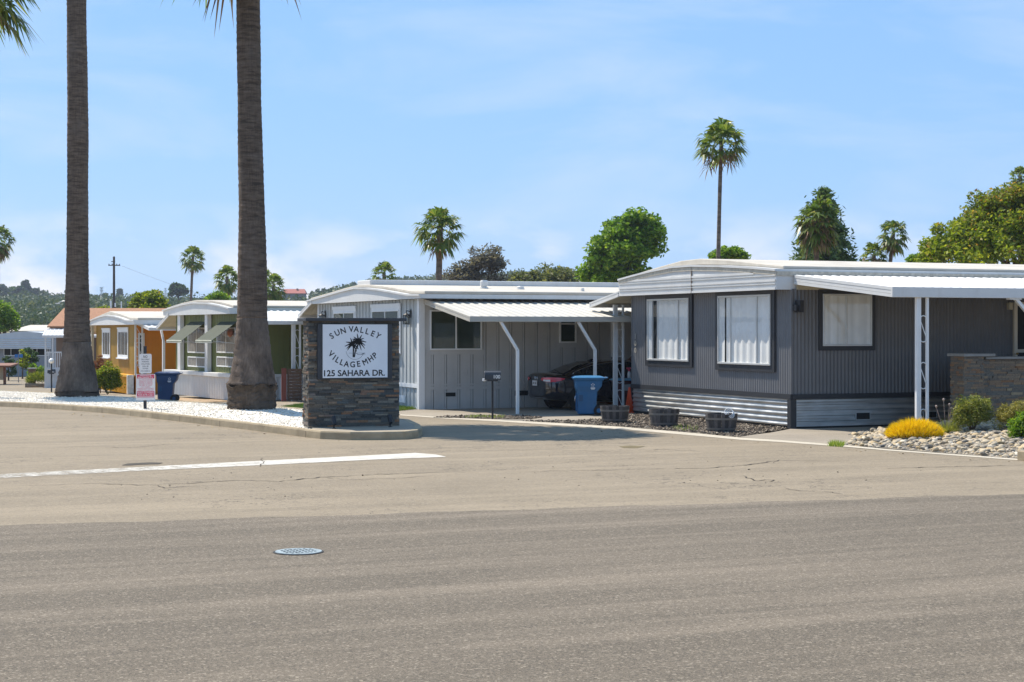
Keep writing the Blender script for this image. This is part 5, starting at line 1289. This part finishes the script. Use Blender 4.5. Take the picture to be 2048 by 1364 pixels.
farpalm(1787, 465, 100, 62, 'leaning palm right of the cedar, above the charcoal home roof', 20, 34, 16, basepx=1770, tw=9, nseg=12, wl=.115, lowest=-60, deadz=(-80,-10))
farpalm(1748, 508, 100, 56, 'low palm head with brown fronds beside the leaning palm', 21, 26, 34, tw=9, nseg=12, wl=.115, lowest=-30, deadz=(-40,20))
farpalm(2040, 352, 110, 46, 'palm head showing over the top of the big leafy tree', 22, 34, 12, tw=9, nseg=11, wl=.12, lowest=-50)

# ================================================================== trees
L_green = leafmat('bright_green_leaves', [(0,(.06,.145,.012)),(.45,(.15,.27,.022)),(.85,(.25,.38,.035)),(1,(.36,.46,.06))], .55)
L_yel = leafmat('yellow_green_leaves', [(0,(.07,.12,.010)),(.4,(.19,.26,.020)),(.8,(.33,.38,.03)),(.96,(.48,.48,.06)),(1,(.44,.24,.06))], .55)
L_tip = leafmat('bronze_tipped_leaves', [(0,(.10,.15,.014)),(.6,(.24,.27,.03)),(.85,(.38,.27,.05)),(1,(.46,.19,.05))], .5)
L_olive = leafmat('olive_leaves', [(0,(0.075,0.098,0.033)),(.6,(0.150,0.173,0.053)),(1,(0.255,0.240,0.090))], .55)
L_greyb = leafmat('grey_brown_foliage', [(0,(0.083,0.078,0.068)),(.6,(0.158,0.143,0.120)),(1,(0.255,0.225,0.180))], .55)
L_dark = leafmat('dark_evergreen', [(0,(0.021,0.051,0.021)),(.6,(0.045,0.093,0.033)),(1,(0.090,0.150,0.053))], .55)
L_hill = leafmat('hill_foliage', [(0,(0.033,0.063,0.027)),(.5,(0.060,0.099,0.039)),(.85,(0.105,0.135,0.053)),(1,(0.165,0.173,0.075))], .3)
M_bark = pmat('tree_bark', (.10,.075,.055), .9, .25, 6, bmp=.6, bs=14, stretch=(1,1,.3))
def crownpts(ells, nclump, per, cr, seed, shell=.62, flat=.75):
    r = np.random.default_rng(seed); vol = np.array([e[3]*e[4]*e[5] for e in ells])**.75; vol /= vol.sum(); out = []; cc = []
    for _ in range(nclump):
        e = ells[r.choice(len(ells), p=vol)]; d = unit(r.normal(size=3)); d[2] = d[2] if d[2] > -.55 else -d[2]*.4
        rad = (shell + (1-shell)*r.random()); c = np.array(e[:3]) + d*rad*np.array(e[3:6]); cc.append(c)
        k = int(per*r.uniform(.55,1.4)); sz = cr*r.uniform(.6,1.35)
        q = unit(r.normal(size=(k,3)))*(r.random((k,1))**.5)*sz; q[:,2] *= flat; out.append(c+q)
    return np.concatenate(out), np.array(cc)
def tree(lab, base, ells, mats, nclump, per, cr, leaf, seed, trunk_r=.2, trunk_top=None, name='broadleaf_tree', group=None, cat='tree', shell=.62, asp=.5, limbs=9, flat=.75):
    e = thing(name, lab, cat, base, 0, group); rr = random.Random(seed)
    C, cc = crownpts(ells, nclump, per, cr, seed, shell, flat)
    tt = trunk_top or ells[0][2]*.75
    m = M(); m.tube([(0,0,-.1),(0,0,tt*.5),(.05,0,tt)],[trunk_r*1.25,trunk_r,trunk_r*.7],10)
    for i in rr.sample(range(len(cc)), min(limbs, len(cc))):
        c = Vector(cc[i]); s = Vector((0,0,tt*rr.uniform(.6,1))); mid = s.lerp(c,.5)+Vector((0,0,-.06*(c-s).length)); m.tube([s,mid,c],[trunk_r*.5,trunk_r*.3,trunk_r*.1],6)
    m.build('trunk', M_bark, e, smooth=True)
    if isinstance(mats, tuple):
        mid_z = mats[2]; sel = (C[:,2] > mid_z + rng.normal(size=len(C))*mats[3])
        leafmesh('crown', C[~sel], leaf, mats[0], e, asp); leafmesh('crown', C[sel], leaf, mats[1], e, asp)
    else: leafmesh('crown', C, leaf, mats, e, asp)
    return e
def T(px0, px1, py0, py1, Y, basepx=None):
    """metres per pixel, base point and a converter photo -> local"""
    k = Y/F; b = onground(basepx or (px0+px1)/2, Y)
    def c(px, py, rx, ry, dy=0, rz=None): q = P(px, py, Y+dy) - b; return (q.x, dy, q.z, rx*k, rx*k*.9, ry*k)
    return k, b, c
k,b,c = T(1150,1328,418,580,110,1240)
tree('bright green round topped tree between the grey and charcoal homes', b, [c(1262,480,58,56),c(1232,508,58,50,-1),c(1285,505,38,44),c(1195,545,44,38,-.5),c(1250,560,60,40),c(1285,445,26,26),c(1295,475,30,32)], L_green, 210, 95, .62, .15, 31, .25, limbs=12)
k,b,c = T(1850,2100,350,535,75,2040)
tree('huge yellow green tree with bronze tips filling the far right', b, [c(2045,460,130,80),c(1960,485,95,62,-1),c(2010,420,80,52),c(1900,505,58,42),c(2090,430,90,80),c(1870,518,36,26,-.5),c(1985,520,100,50,-1.5),c(2160,470,110,100)], (L_yel, L_tip, H-(410-HY)*75/F, .8), 380, 130, .52, .095, 32, .3, limbs=10)
k,b,c = T(1815,1850,508,530,78,1835); tree('small leafy sprig at the left foot of the huge tree', b, [c(1832,522,14,13),c(1846,516,8,8)], L_green, 22, 60, .2, .08, 33, .06)
k,b,c = T(1420,1495,492,525,100,1458); tree('rounded dark green shrub top behind the tall slim palm', b, [c(1458,514,34,22),c(1440,516,18,15),c(1476,516,18,15)], L_green, 70, 70, .33, .11, 34, .15)
k,b,c = T(1580,1710,375,530,95,1650)
# cedar with drooping tiers
E = thing('cedar_tree', 'shaggy green cedar behind the brown skirted palm', 'tree', b, 0); r_ = np.random.default_rng(35); pts = []; zt0 = H-(376-HY)*k-b.z; zb0 = H-(560-HY)*k-b.z; mt = M()
for i in range(230):
    t = r_.random()**.75; z = zt0 + (zb0-zt0)*t; L = (.36+2.45*t**1.0)*r_.uniform(.5,1.08); a = r_.uniform(0,6.28); d = np.array([math.cos(a), math.sin(a), -.30]); nn = int(22+46*L); s = r_.random(nn)
    pts.append(np.array([0,0,z]) + d*L*s[:,None] + np.array([0,0,.22*L])*(s*(1-s)*2)[:,None] + r_.normal(size=(nn,3))*np.array([.14,.14,.08])*(.5+s)[:,None] - np.array([0,0,.25])*(s**2*r_.random(nn))[:,None])
    if i % 5 == 0: mt.tube([(0,0,z),(d[0]*L*.9,d[1]*L*.9,z-.2*L)],[.035,.01],5)
mt.tube([(0,0,0),(0,0,zt0)],[.28,.04],9); mt.build('trunk', M_bark, E)
leafmesh('crown', np.concatenate(pts), .155, leafmat('cedar_needles', [(0,(.05,.095,.03)),(.6,(.10,.165,.045)),(1,(.18,.24,.075))], .45), E, .35)
k,b,c = T(888,1015,500,575,140,955)
tree('sparse grey brown tree above the grey home roof', b, [c(960,535,44,36),c(975,525,38,30),c(930,550,34,26),c(900,555,18,20),c(955,565,56,22)], L_greyb, 130, 60, .62, .15, 36, .2, limbs=26, shell=.5, asp=.35)
k,b,c = T(1015,1155,535,580,150,1085)
tree('low olive green tree left of the bright green tree', b, [c(1050,562,36,20),c(1090,558,40,24),c(1125,562,34,22),c(1085,572,70,16)], L_olive, 130, 60, .7, .16, 37, .2)
tree('second low olive tree merging behind the bright green tree', onground(1150,158), [(0,0,4.9,2.0,1.6,1.7),(-1.2,0,4.2,1.5,1.2,1.2)], L_olive, 60, 60, .6, .16, 38, .2)
k,b,c = T(258,335,578,622,120,298); tree('yellow green tree behind the orange home roof', b, [c(285,595,16,16),c(305,603,26,18),c(275,612,20,12),c(320,612,16,14),c(300,618,38,12)], L_yel, 90, 70, .45, .12, 39, .18)
k,b,c = T(420,465,585,610,140,440); tree('small green tree below the bushy palm', b, [c(437,600,20,14),c(425,604,12,9)], L_green, 40, 60, .45, .13, 40, .12)
k,b,c = T(-20,38,608,665,136,8); tree('bright green tree at the left edge above the blue grey home', b, [c(8,632,24,22),c(-5,645,30,24),c(20,650,18,18),c(-10,620,20,16)], L_green, 100, 80, .5, .12, 41, .2)
k,b,c = T(200,225,615,630,130,205); tree('low yellow green bush top over the shingle roof', b, [c(205,622,16,7)], L_yel, 24, 50, .35, .11, 42, .1)
k,b,c = T(0,10,0,10,128,20); tree('young tree with yellow green leaves in front of the blue grey home', onground(45,116), [(0,0,1.35,.36,.35,.6),(.12,0,.8,.3,.3,.4)], L_yel, 18, 45, .2, .08, 43, .05)
tree('dark rounded bush in front of the blue grey home', onground(58,117), [(0,0,1.15,.62,.5,1.0)], L_dark, 40, 50, .25, .07, 44, .06, name='bush', cat='bush')
tree('spiky green bush right of the dark rounded bush', onground(74,114), [(0,0,.6,.65,.5,.5)], L_green, 30, 50, .2, .07, 45, .05, name='bush', cat='bush')
tree('dark green shrub behind the brown kiosk', onground(17,112), [(0,0,.8,.5,.5,.8)], L_dark, 30, 50, .2, .07, 46, .05, name='bush', cat='bush')

# ================================================================== garden plants
def bush(lab, p, ells, mat, nclump, per, cr, leaf, seed, asp=.4, name='bush', group=None, shell=.45):
    e = thing(name, lab, 'bush', p, 0, group); C, cc = crownpts(ells, nclump, per, cr, seed, shell, .9); C[:,2] = np.maximum(C[:,2], .01)
    m = M(); rr = random.Random(seed)
    for i in range(8): q = cc[rr.randrange(len(cc))]; m.tube([(0,0,0),(q[0]*.5,q[1]*.5,q[2]*.5),tuple(q)],[.018,.012,.004],5)
    m.build('stem', M_bark, e); leafmesh('foliage', C, leaf, mat, e, asp); return e
def spikes(lab, p, n, rx, ry, hh, mat, seed, name='bush', wd=.006, spread=1.0, dome=True):
    """upright needle-like tufts over a dome"""
    r = np.random.default_rng(seed); e = thing(name, lab, 'bush', p, 0); a = r.uniform(0, 2*np.pi, n); q = np.sqrt(r.random(n)); x = np.cos(a)*q*rx; y = np.sin(a)*q*ry
    base = hh*np.sqrt(np.maximum(0, 1-q**2.2))*.72*r.uniform(.35,1,n) if dome else np.zeros(n)
    d = np.stack([np.cos(a)*q*spread+r.normal(size=n)*.25, np.sin(a)*q*spread+r.normal(size=n)*.25, .55+.6*r.random(n)],1); d = unit(d); L = hh*r.uniform(.18,.38,n) if dome else hh*r.uniform(.5,1.1,n)
    o = np.stack([x if dome else x*.3, y if dome else y*.3, base],1); s = unit(np.cross(d, r.normal(size=(n,3))))*wd
    V = np.stack([o-s, o+s*1., o+d*L[:,None]],1).reshape(-1,3); raw('foliage', V, np.arange(3*n).reshape(n,3), 3, mat, e); return e
L_gold = leafmat('golden_blossom', [(0,(.62,.40,.008)),(.5,(.90,.62,.008)),(1,(.98,.78,.03))], .4); L_goldl = leafmat('dry_stems', [(0,(.13,.11,.05)),(1,(.24,.19,.08))], .2)
L_sage = leafmat('olive_sage_leaves', [(0,(.11,.14,.025)),(.5,(.23,.26,.05)),(.85,(.36,.36,.08)),(1,(.48,.42,.14))], .45)
L_lime = leafmat('lime_blades', [(0,(.20,.24,.04)),(.6,(.36,.38,.07)),(1,(.50,.50,.16))], .35)
def rp(px, Y): q = onground(px, Y); return Vector((q.x, q.y, rockz(q.x, q.y) if inpoly(q.x, q.y, rock) else 0))
p = rp(1829, 34.5); e = spikes('mound of golden yellow flowers at the edge of the river stones', p, 9000, .53, .42, .44, L_gold, 51, 'flower_bush', .007)
C = np.stack([rng.normal(size=1500)*.22, rng.normal(size=1500)*.2, np.abs(rng.normal(size=1500))*.09],1); leafmesh('stems', C, .04, L_goldl, e, .12)
p = rp(1893, 35.0); e = spikes('tuft of pale lime grass with dry flower stalks', p, 1100, .26, .2, .34, L_lime, 52, 'grass_tuft', .007, 1.4, False)
m = M(); rr = random.Random(5)
for dx, hh in ((-.21,.56),(-.06,.70),(.06,.6),(.1,.52),(.16,.50)): m.tube([(dx*.3,0,.1),(dx,.0,hh)],.006,5); m.lathe([(.005,-.01),(.022,.01),(.024,.03),(.005,.05)],8,(dx,0,hh))
m.build('flower_stalk', pmat('dry_stalk', (.36,.28,.24), .8, .2, 8), e)
p = rp(1945, 34.9); bush('olive green bush in front of the stone pillar', p, [(0,0,.42,.34,.32,.36),(-.16,0,.30,.24,.25,.28),(.16,0,.42,.24,.25,.34)], L_sage, 170, 70, .13, .032, 53, .22)
p = rp(2035, 34.7); bush('yellow green rounded bush in front of the stone wall', p, [(0,0,.30,.42,.36,.30),(-.22,0,.22,.24,.25,.24),(.25,0,.28,.3,.3,.28)], leafmat('yellow_sage', [(0,(.13,.13,.03)),(.5,(.30,.27,.05)),(1,(.48,.40,.10))], .3), 150, 70, .12, .028, 54, .25)
p = rp(2050, 33.2); bush('bright green leafy plant at the right edge among the stones', p, [(0,0,.25,.27,.25,.26),(-.1,-.1,.1,.25,.22,.12)], L_green, 70, 60, .11, .034, 55)
k,b,c = T(195,240,720,790,66,215); b = G(215,789); kk = b.y/F
bush('round green and yellow shrub between the big palm and the orange home', b, [(0,0,32*kk,25*kk,22*kk,33*kk),(-12*kk,0,26*kk,16*kk,16*kk,24*kk),(10*kk,0,20*kk,16*kk,16*kk,20*kk)], L_yel, 190, 80, .2, .05, 56)
b = G(197,788); bush('reddish leaved plant beside the round shrub', b+Vector((-.1,.8,0)), [(0,0,1.35,.22,.2,.35),(-.25,0,1.2,.2,.2,.4)], leafmat('red_leaves', [(0,(.18,.05,.03)),(.6,(.30,.10,.05)),(1,(.16,.17,.05))], .3), 30, 40, .15, .04, 57)
# stone edged planter with lilies and a brick pillar, at the far left
p = G(57,775); E = thing('raised_planter', 'curved dark stone planter by the far left driveway', 'planter', p, R(12)); m = M(); rr = random.Random(11); k = p.y/F
ledger(m,(-.16,0,0),(1,0,0),(0,-1,0),.75+.0,0,.24,rr,.07,.1,.3); ledger(m,(.55,0,0),(.93,.37,0),(.37,-.93,0),1.1,0,.22,rr,.07,.1,.3); ledger(m,(-.16,1.2,0),(0,-1,0),(-1,0,0),1.2,0,.24,rr,.07,.1,.3)
m.build('stone_edge', M_ledgew, E); m = M(); m.prism([(-.15,.01,0),(.55,.01,0),(1.5,.4,0),(1.4,1.3,0),(-.15,1.2,0)],(0,0,.2)); m.build('soil', M_dirtbed, E)
spikes('clump of yellow green lilies growing in the stone planter', p+Vector((.45,.5,.2)), 1300, .7, .4, .85, leafmat('lily_leaves', [(0,(.09,.15,.02)),(.6,(.22,.28,.03)),(1,(.55,.52,.08))], .3), 58, 'lily_clump', .016, 1.0)
q = onground(64, p.y+1.0); E = thing('brick_pillar', 'short brown brick pillar behind the lily planter', 'pillar', q, R(12)); m = M(); hh = 37*k; m.box(-.2,.2,-.2,.2,0,hh); m.build('shaft', pmat('brown_brick', (.20,.11,.07), .85, .25, 9, bmp=.4, bs=20), E); m = M(); m.box(-.25,.25,-.25,.25,hh,hh+.06); m.build('cap', M_capc, E)
# ================================================================== street furniture far left
M_pole = pmat('grey_pole', (.22,.22,.21), .6, .1, 4)
q = onground(103, 76); E = thing('globe_lamp', 'white globe garden lamp behind the dark mailbox', 'lamp', q, 0); hh = H-(722-HY)*76/F-q.z; m = M(); m.tube([(0,0,0),(0,0,hh-.1)],.035,8); m.build('post', M_black, E); m = M(); m.lathe([(.12*math.sin(a)+.001,-.12*math.cos(a)) for a in [math.pi*i/12 for i in range(13)]],20,(0,0,hh)); m.build('globe', pmat('frosted_globe', (.8,.78,.72), .3, .02), E, smooth=True)
q = onground(37,108); k = q.y/F; E = thing('street_name_sign', 'small blue street name blade on a thin pole', 'sign', q, 0); m = M(); m.tube([(0,0,0),(0,0,57*k)],.03,8); m.build('post', M_pole, E); m = M(); m.box(-7.5*k,8.5*k,-.015,.015,50*k,56.5*k); bl_ = m.build('blade', pmat('blue_sign', (.03,.16,.42), .5, .05), E)
q = G(-3,768); k = q.y/F; E = thing('roadside_sign', 'red bordered white sign cut by the left edge', 'sign', q, 0); m = M(); m.box(-.03,.03,-.02,.02,0,38*k); m.build('post', M_pole, E); m = M(); m.prism(rrect(-12*k,6*k,10*k,38*k,.05,-.025),(0,.005,0)); pl_ = m.build('plate', M_sred, E); m = M(); m.prism(rrect(-10.5*k,4.5*k,12*k,36*k,.04,-.028),(0,.003,0)); m.build('face', M_swht, pl_)
q = onground(8,104); k = q.y/F; E = thing('mail_kiosk', 'brown roofed mail kiosk at the left edge', 'kiosk', q, 0); m = M(); m.prism([(-30*k,-.5,35*k),(18*k,-.5,35*k),(18*k,1.2,39*k),(-30*k,1.2,39*k)],(0,0,.1)); m.build('roof', M_wood, E); m = M()
m.bar((1.5*k,0,0),(1.5*k,0,36*k),.14); m.bar((-26*k,0,0),(-26*k,0,36*k),.14); m.build('post', M_wood, E); m = M(); m.box(-24*k,-1*k,.1,.5,9*k,35*k); m.build('cabinet', pmat('tan_cabinet', (.45,.35,.22), .6, .08), E)
q = onground(228, 190); k = 190/F; E = thing('utility_pole', 'dark wooden utility pole with crossarms and white antennas', 'pole', q, R(5)); zt_ = lambda y: H-(y-HY)*k-q.z
M_pw = pmat('creosote_pole', (.06,.048,.04), .9, .2, 5); m = M(); m.tube([(0,0,0),(0,0,zt_(513))],[.19,.12],8); m.build('pole', M_pw, E)
m = M(); m.box(-.62,.68,-.08,.08,zt_(531.5),zt_(529.8)); m.box(-.3,.12,-.08,.08,zt_(524),zt_(522.5)); m.build('crossarm', M_pw, E)
for x in (-.55,-.2,.3,.6): m = M(); m.lathe([(.05,0),(.07,.05),(.03,.14)],8,(x,0,zt_(529.8))); m.build('insulator', M_pole, E)
for x,y0,y1,w_ in ((-.33,602,619,.20),(.83,603,619,.12),(.16,606,614,.15)): m = M(); m.box(x-w_/2,x+w_/2,-.25,-.1,zt_(y1),zt_(y0)); m.build('antenna', M_winw, E, bevel=.02)
m = M(); m.bar((0,-.15,zt_(618)),(.83,-.15,zt_(609)),.06); m.bar((0,-.15,zt_(612)),(-.33,-.15,zt_(612)),.06); m.build('antenna_bracket', M_pw, E)
q = onground(112, 150); k = 150/F; E = thing('street_lamp', 'slender grey street lamp with curved arm over the shingle roof', 'street lamp', q, 0); zt_ = lambda y: H-(y-HY)*k-q.z; X = lambda px: (px-112)*k
xs_l = 138; m = M(); m.tube([(X(xs_l),0,0),(X(xs_l),0,zt_(606)),(X(136),0,zt_(602.5)),(X(126),0,zt_(602)),(X(117),0,zt_(605.5))],[.09,.07,.05,.045,.04],8); m.build('post', M_frame, E, smooth=True); m = M(); m.box(X(111),X(119),-.12,.12,zt_(608),zt_(606)); m.build('lamp_head', M_frame, E, bevel=.03)
# ================================================================== far hills
def ridge(px):
    pts = [(-500,612),(0,617),(200,618),(400,622),(560,612),(640,604),(700,590),(760,582),(870,574),(1015,566),(1150,560),(1400,566),(1700,585),(2100,600),(2700,610)]
    for (a,ya),(b2,yb) in zip(pts, pts[1:]):
        if a <= px <= b2: return ya+(yb-ya)*(px-a)/(b2-a)
    return 612
m = M(); pxs = list(range(-500,2701,40)); rows = [(220,0),(420,.35),(620,.65),(820,.9),(980,1.0),(1200,.8),(1700,.2)]
for Yd,f in rows:
    for px in pxs:
        ztop = H-(ridge(px)-HY)*980/F; m.v.append(((px-CX)*Yd/F, Yd, -1.0 + (ztop+1)*f + 1.2*math.sin(px*.021+Yd)*f))
n = len(pxs); m.f = [(j*n+i,j*n+i+1,(j+1)*n+i+1,(j+1)*n+i) for j in range(len(rows)-1) for i in range(n-1)]
o = m.build('hills', asphalt('dry_hillside', (.13,.125,.06), .2, .2, 0, 8, .3), smooth=True); o['kind'] = 'structure'
def hillz(px, Yd):
    for (ya,fa),(yb,fb) in zip(rows, rows[1:]):
        if ya <= Yd <= yb: f = fa+(fb-fa)*(Yd-ya)/(yb-ya); break
    return -1.0+(H-(ridge(px)-HY)*980/F+1)*f
r_ = np.random.default_rng(77); CL = []; SZ = []
for i in range(2600):
    Yd = r_.uniform(300, 1000); px = r_.uniform(-150, 1300)
    if px > 700 and Yd < 700: continue
    if 552 < px < 628 and 480 < Yd: continue
    z = hillz(px, Yd); s = r_.uniform(2.2, 5.2)*(1.0 if Yd > 500 else .8); hgt = s*r_.uniform(.9,1.5)
    if px > 620: hgt *= .75
    x = (px-CX)*Yd/F; kk = 46 if Yd > 520 else 80; SZ.append(np.full(kk, .12+.85*Yd/1000)); d = unit(r_.normal(size=(kk,3))); d[:,2] = np.abs(d[:,2])*1.0-.15
    CL.append(np.array([x,Yd,z+hgt*.45]) + d*np.array([s,s,hgt*.75])*(r_.random((kk,1))**.33) )
C = np.concatenate(CL); o = leafmesh('hill_woodland', C, np.concatenate(SZ), L_hill, None, .6); o['kind'] = 'stuff'
def ridgetree(px, ytop, ybase, wpx, Yd, lab, seed, mat=None, conifer=False, name='hillside_tree'):
    k = Yd/F; b = P(px, ybase+6, Yd); hh = (ybase+6-ytop)*k; rw = wpx/2*k
    if conifer: ells = [(0,0,hh*q,rw*(1.05-q)*1.0,rw*(1.05-q),hh*.16) for q in (.25,.4,.55,.7,.85)]
    else:
        rr = random.Random(seed); ells = [(0,0,hh*.6,rw*.9,rw*.8,hh*.38)]+[(rr.uniform(-.5,.5)*rw,0,hh*rr.uniform(.45,.8),rw*.5,rw*.5,hh*.22) for _ in range(3)]
    return tree(lab, b, ells, mat or L_hill, 60, 34, rw*.30, .016*Yd*.085, seed, .15*hh/4, hh*.5, name=name, group='separate trees along the far ridge', asp=.6, limbs=4, shell=.5)
ridgetree(357,563,605,40,520,'big dark round eucalyptus on the ridge above the green home',61,L_dark)
for i,(px,yt,yb,wp,cf) in enumerate(((3,568,600,26,0),(35,574,600,34,0),(52,560,600,20,0),(68,575,605,22,0),(88,583,610,26,0),(120,588,612,22,0),(180,590,612,26,0),(208,588,612,22,0),(240,578,606,18,1))):
    ridgetree(px,yt,yb,wp,800+i*9,['dark tree at the far left end of the wooded ridge','broad dark tree second along the wooded ridge','tall narrow dark tree standing out on the left ridge','rounded tree right of the tall narrow ridge tree','spreading ridge tree left of the first big palm trunk','small ridge tree touching the left side of the first palm trunk','ridge tree just right of the first palm trunk','ridge tree left of the utility pole','pointed ridge tree right of the utility pole'][i],70+i,L_dark if i in (1,2) else None,bool(cf))
for i,(px,yt,yb,wp,cf) in enumerate(((648,578,602,10,1),(662,581,602,8,1),(625,581,604,9,1),(706,566,585,16,0),(738,560,580,22,0),(815,556,576,28,0),(838,559,578,26,0),(863,556,578,20,0))):
    ridgetree(px,yt,yb,wp,860+i*9,['pointed dark conifer right of the red roofed hill building','shorter pointed conifer behind the grey home gable','small pointed conifer nearest the red roofed hill building','sloping hill tree over the grey home gable','rounded hill tree left of the short dense palm','flat topped dark pine left of the ragged palm','second flat topped pine left of the ragged palm','small tree touching the ragged palm trunk'][i],90+i,L_dark,bool(cf))
k = 700/F; q = P(589,601,700); E = thing('hill_building', 'long building with red tiled roof on the far hilltop', 'building', q, R(3)); m = M(); m.box(-22*k,21*k,0,8,-2,13*k); m.build('wall', pmat('grey_stone_wall', (.16,.17,.17), .8, .1), E); m = M(); m.prism([(-24*k,-.6,13*k),(23*k,-.6,13*k),(19*k,4,22*k),(-22*k,4,22*k)],(0,0,.3)); m.prism([(-24*k,8.6,13*k),(23*k,8.6,13*k),(19*k,4,22*k),(-22*k,4,22*k)],(0,0,.3)); m.prism([(-24*k,-.6,13*k),(-22*k,4,22*k),(-24*k,8.6,13*k)],(.1,0,0)); m.prism([(23*k,-.6,13*k),(19*k,4,22*k),(23*k,8.6,13*k)],(-.1,0,0)); m.build('roof', pmat('red_tile', (.33,.09,.06), .8, .15), E); m = M(); m.box(3*k,6*k,2.5,4,20*k,24.5*k); m.build('chimney', M_wood, E)
def lattice(lab, px, y0, y1, wpx, Yd, arms, name):
    k = Yd/F; q = P(px, y1, Yd); E = thing(name, lab, 'tower', q, 0); hh = (y1-y0)*k; w = wpx*k/2; m = M(); th = .14*Yd/700
    for sx in (-1,1):
        for sy in (-1,1): m.bar((sx*w,sy*w,-3),(sx*w*.35,sy*w*.35,hh),th)
    nb = 6
    for i in range(nb):
        z0,z1 = hh*i/nb, hh*(i+1)/nb; a0,a1 = w*(1-.65*i/nb), w*(1-.65*(i+1)/nb); s = 1 if i % 2 else -1
        for sy in (-1,1): m.bar((s*a0,sy*a0,z0),(-s*a1,sy*a1,z1),th*.8)
    for z,l in arms: m.bar((-l*k,0,hh*z),(l*k,0,hh*z),th*1.3)
    m.build('lattice', M_frame if name != 'radio_mast' else M_winw, E)
    return E
E = lattice('white lattice radio mast on the ridge left of the utility pole', 203, 575, 606, 5, 700, (), 'radio_mast'); k = 700/F; m = M()
for z in (24,29): m.box(-3*k,3*k,-.5,.5,z*k,(z+2.6)*k)
m.build('antenna_panel', M_winw, E)
lattice('faint grey power pylon on the ridge right of the yellow green tree', 331, 576, 602, 5, 1000, ((.55,4.5),(.78,4),(.97,2.5)), 'power_pylon')
E = thing('wire', 'thin overhead wire running right from the utility pole', 'wire', (0,0,0), 0); a = P(244,532,190); b = P(600,640,230); m = M(); m.tube([a.lerp(b,t/12)-Vector((0,0,2.2*(t/12)*(1-t/12))) for t in range(13)],.012,5); m.build('cable', M_pole, E)

# ================================================================== ironwork and litter on the road
q = G(597,1105); E = thing('manhole_cover', 'round pale blue grey iron cover set in the dark asphalt', 'manhole cover', (q.x,q.y,.004), .4)
m = M(); m.lathe([(.262,.0),(.262,.006),(.245,.007)],40); m.build('rim', pmat('dark_iron', (.03,.028,.025), .8, .2, 8), E)
m = M(); m.lathe([(.24,.0),(.24,.012),(.0005,.012)],40); pl_ = m.build('plate', pmat('painted_iron', (.25,.30,.31), .7, .35, 12, bmp=.4, bs=60), E)
rr = random.Random(4)
m = M()
for i in range(-4,5):
    for j in range(-4,5):
        x, y = i*.05, j*.05
        if math.hypot(x,y) < .2:
            d = .016 if (i+j) % 2 else -.016; m.bar((x-.016,y-d,.013),(x+.016,y+d,.013),.008,.004)
m.build('tread', pmat('worn_tread', (.10,.12,.13), .7, .2, 9), pl_)
area = gp((300,1010),(1900,960),(1900,930),(950,905),(200,960)); o = pebbles('road_debris', [(x,y,.002) for x,y in scatter([p.xy[:] for p in area], 70)], .006, .02, .6, M_darkgravel); o['kind'] = 'stuff'
# ================================================================== summer haze over the whole place
m = M(); m.box(-1400,1400,-70,1690,-6,75); hz = m.build('haze', None); hz['kind'] = 'stuff'
mh = bpy.data.materials.new('haze'); mh.use_nodes = True; nth = mh.node_tree; nth.nodes.clear()
vo_ = nth.nodes.new('ShaderNodeVolumePrincipled'); vo_.inputs['Color'].default_value = (.78,.86,1,1); vo_.inputs['Density'].default_value = .00018; vo_.inputs['Anisotropy'].default_value = .2
ou_ = nth.nodes.new('ShaderNodeOutputMaterial'); nth.links.new(vo_.outputs[0], ou_.inputs['Volume']); hz.data.materials.append(mh)
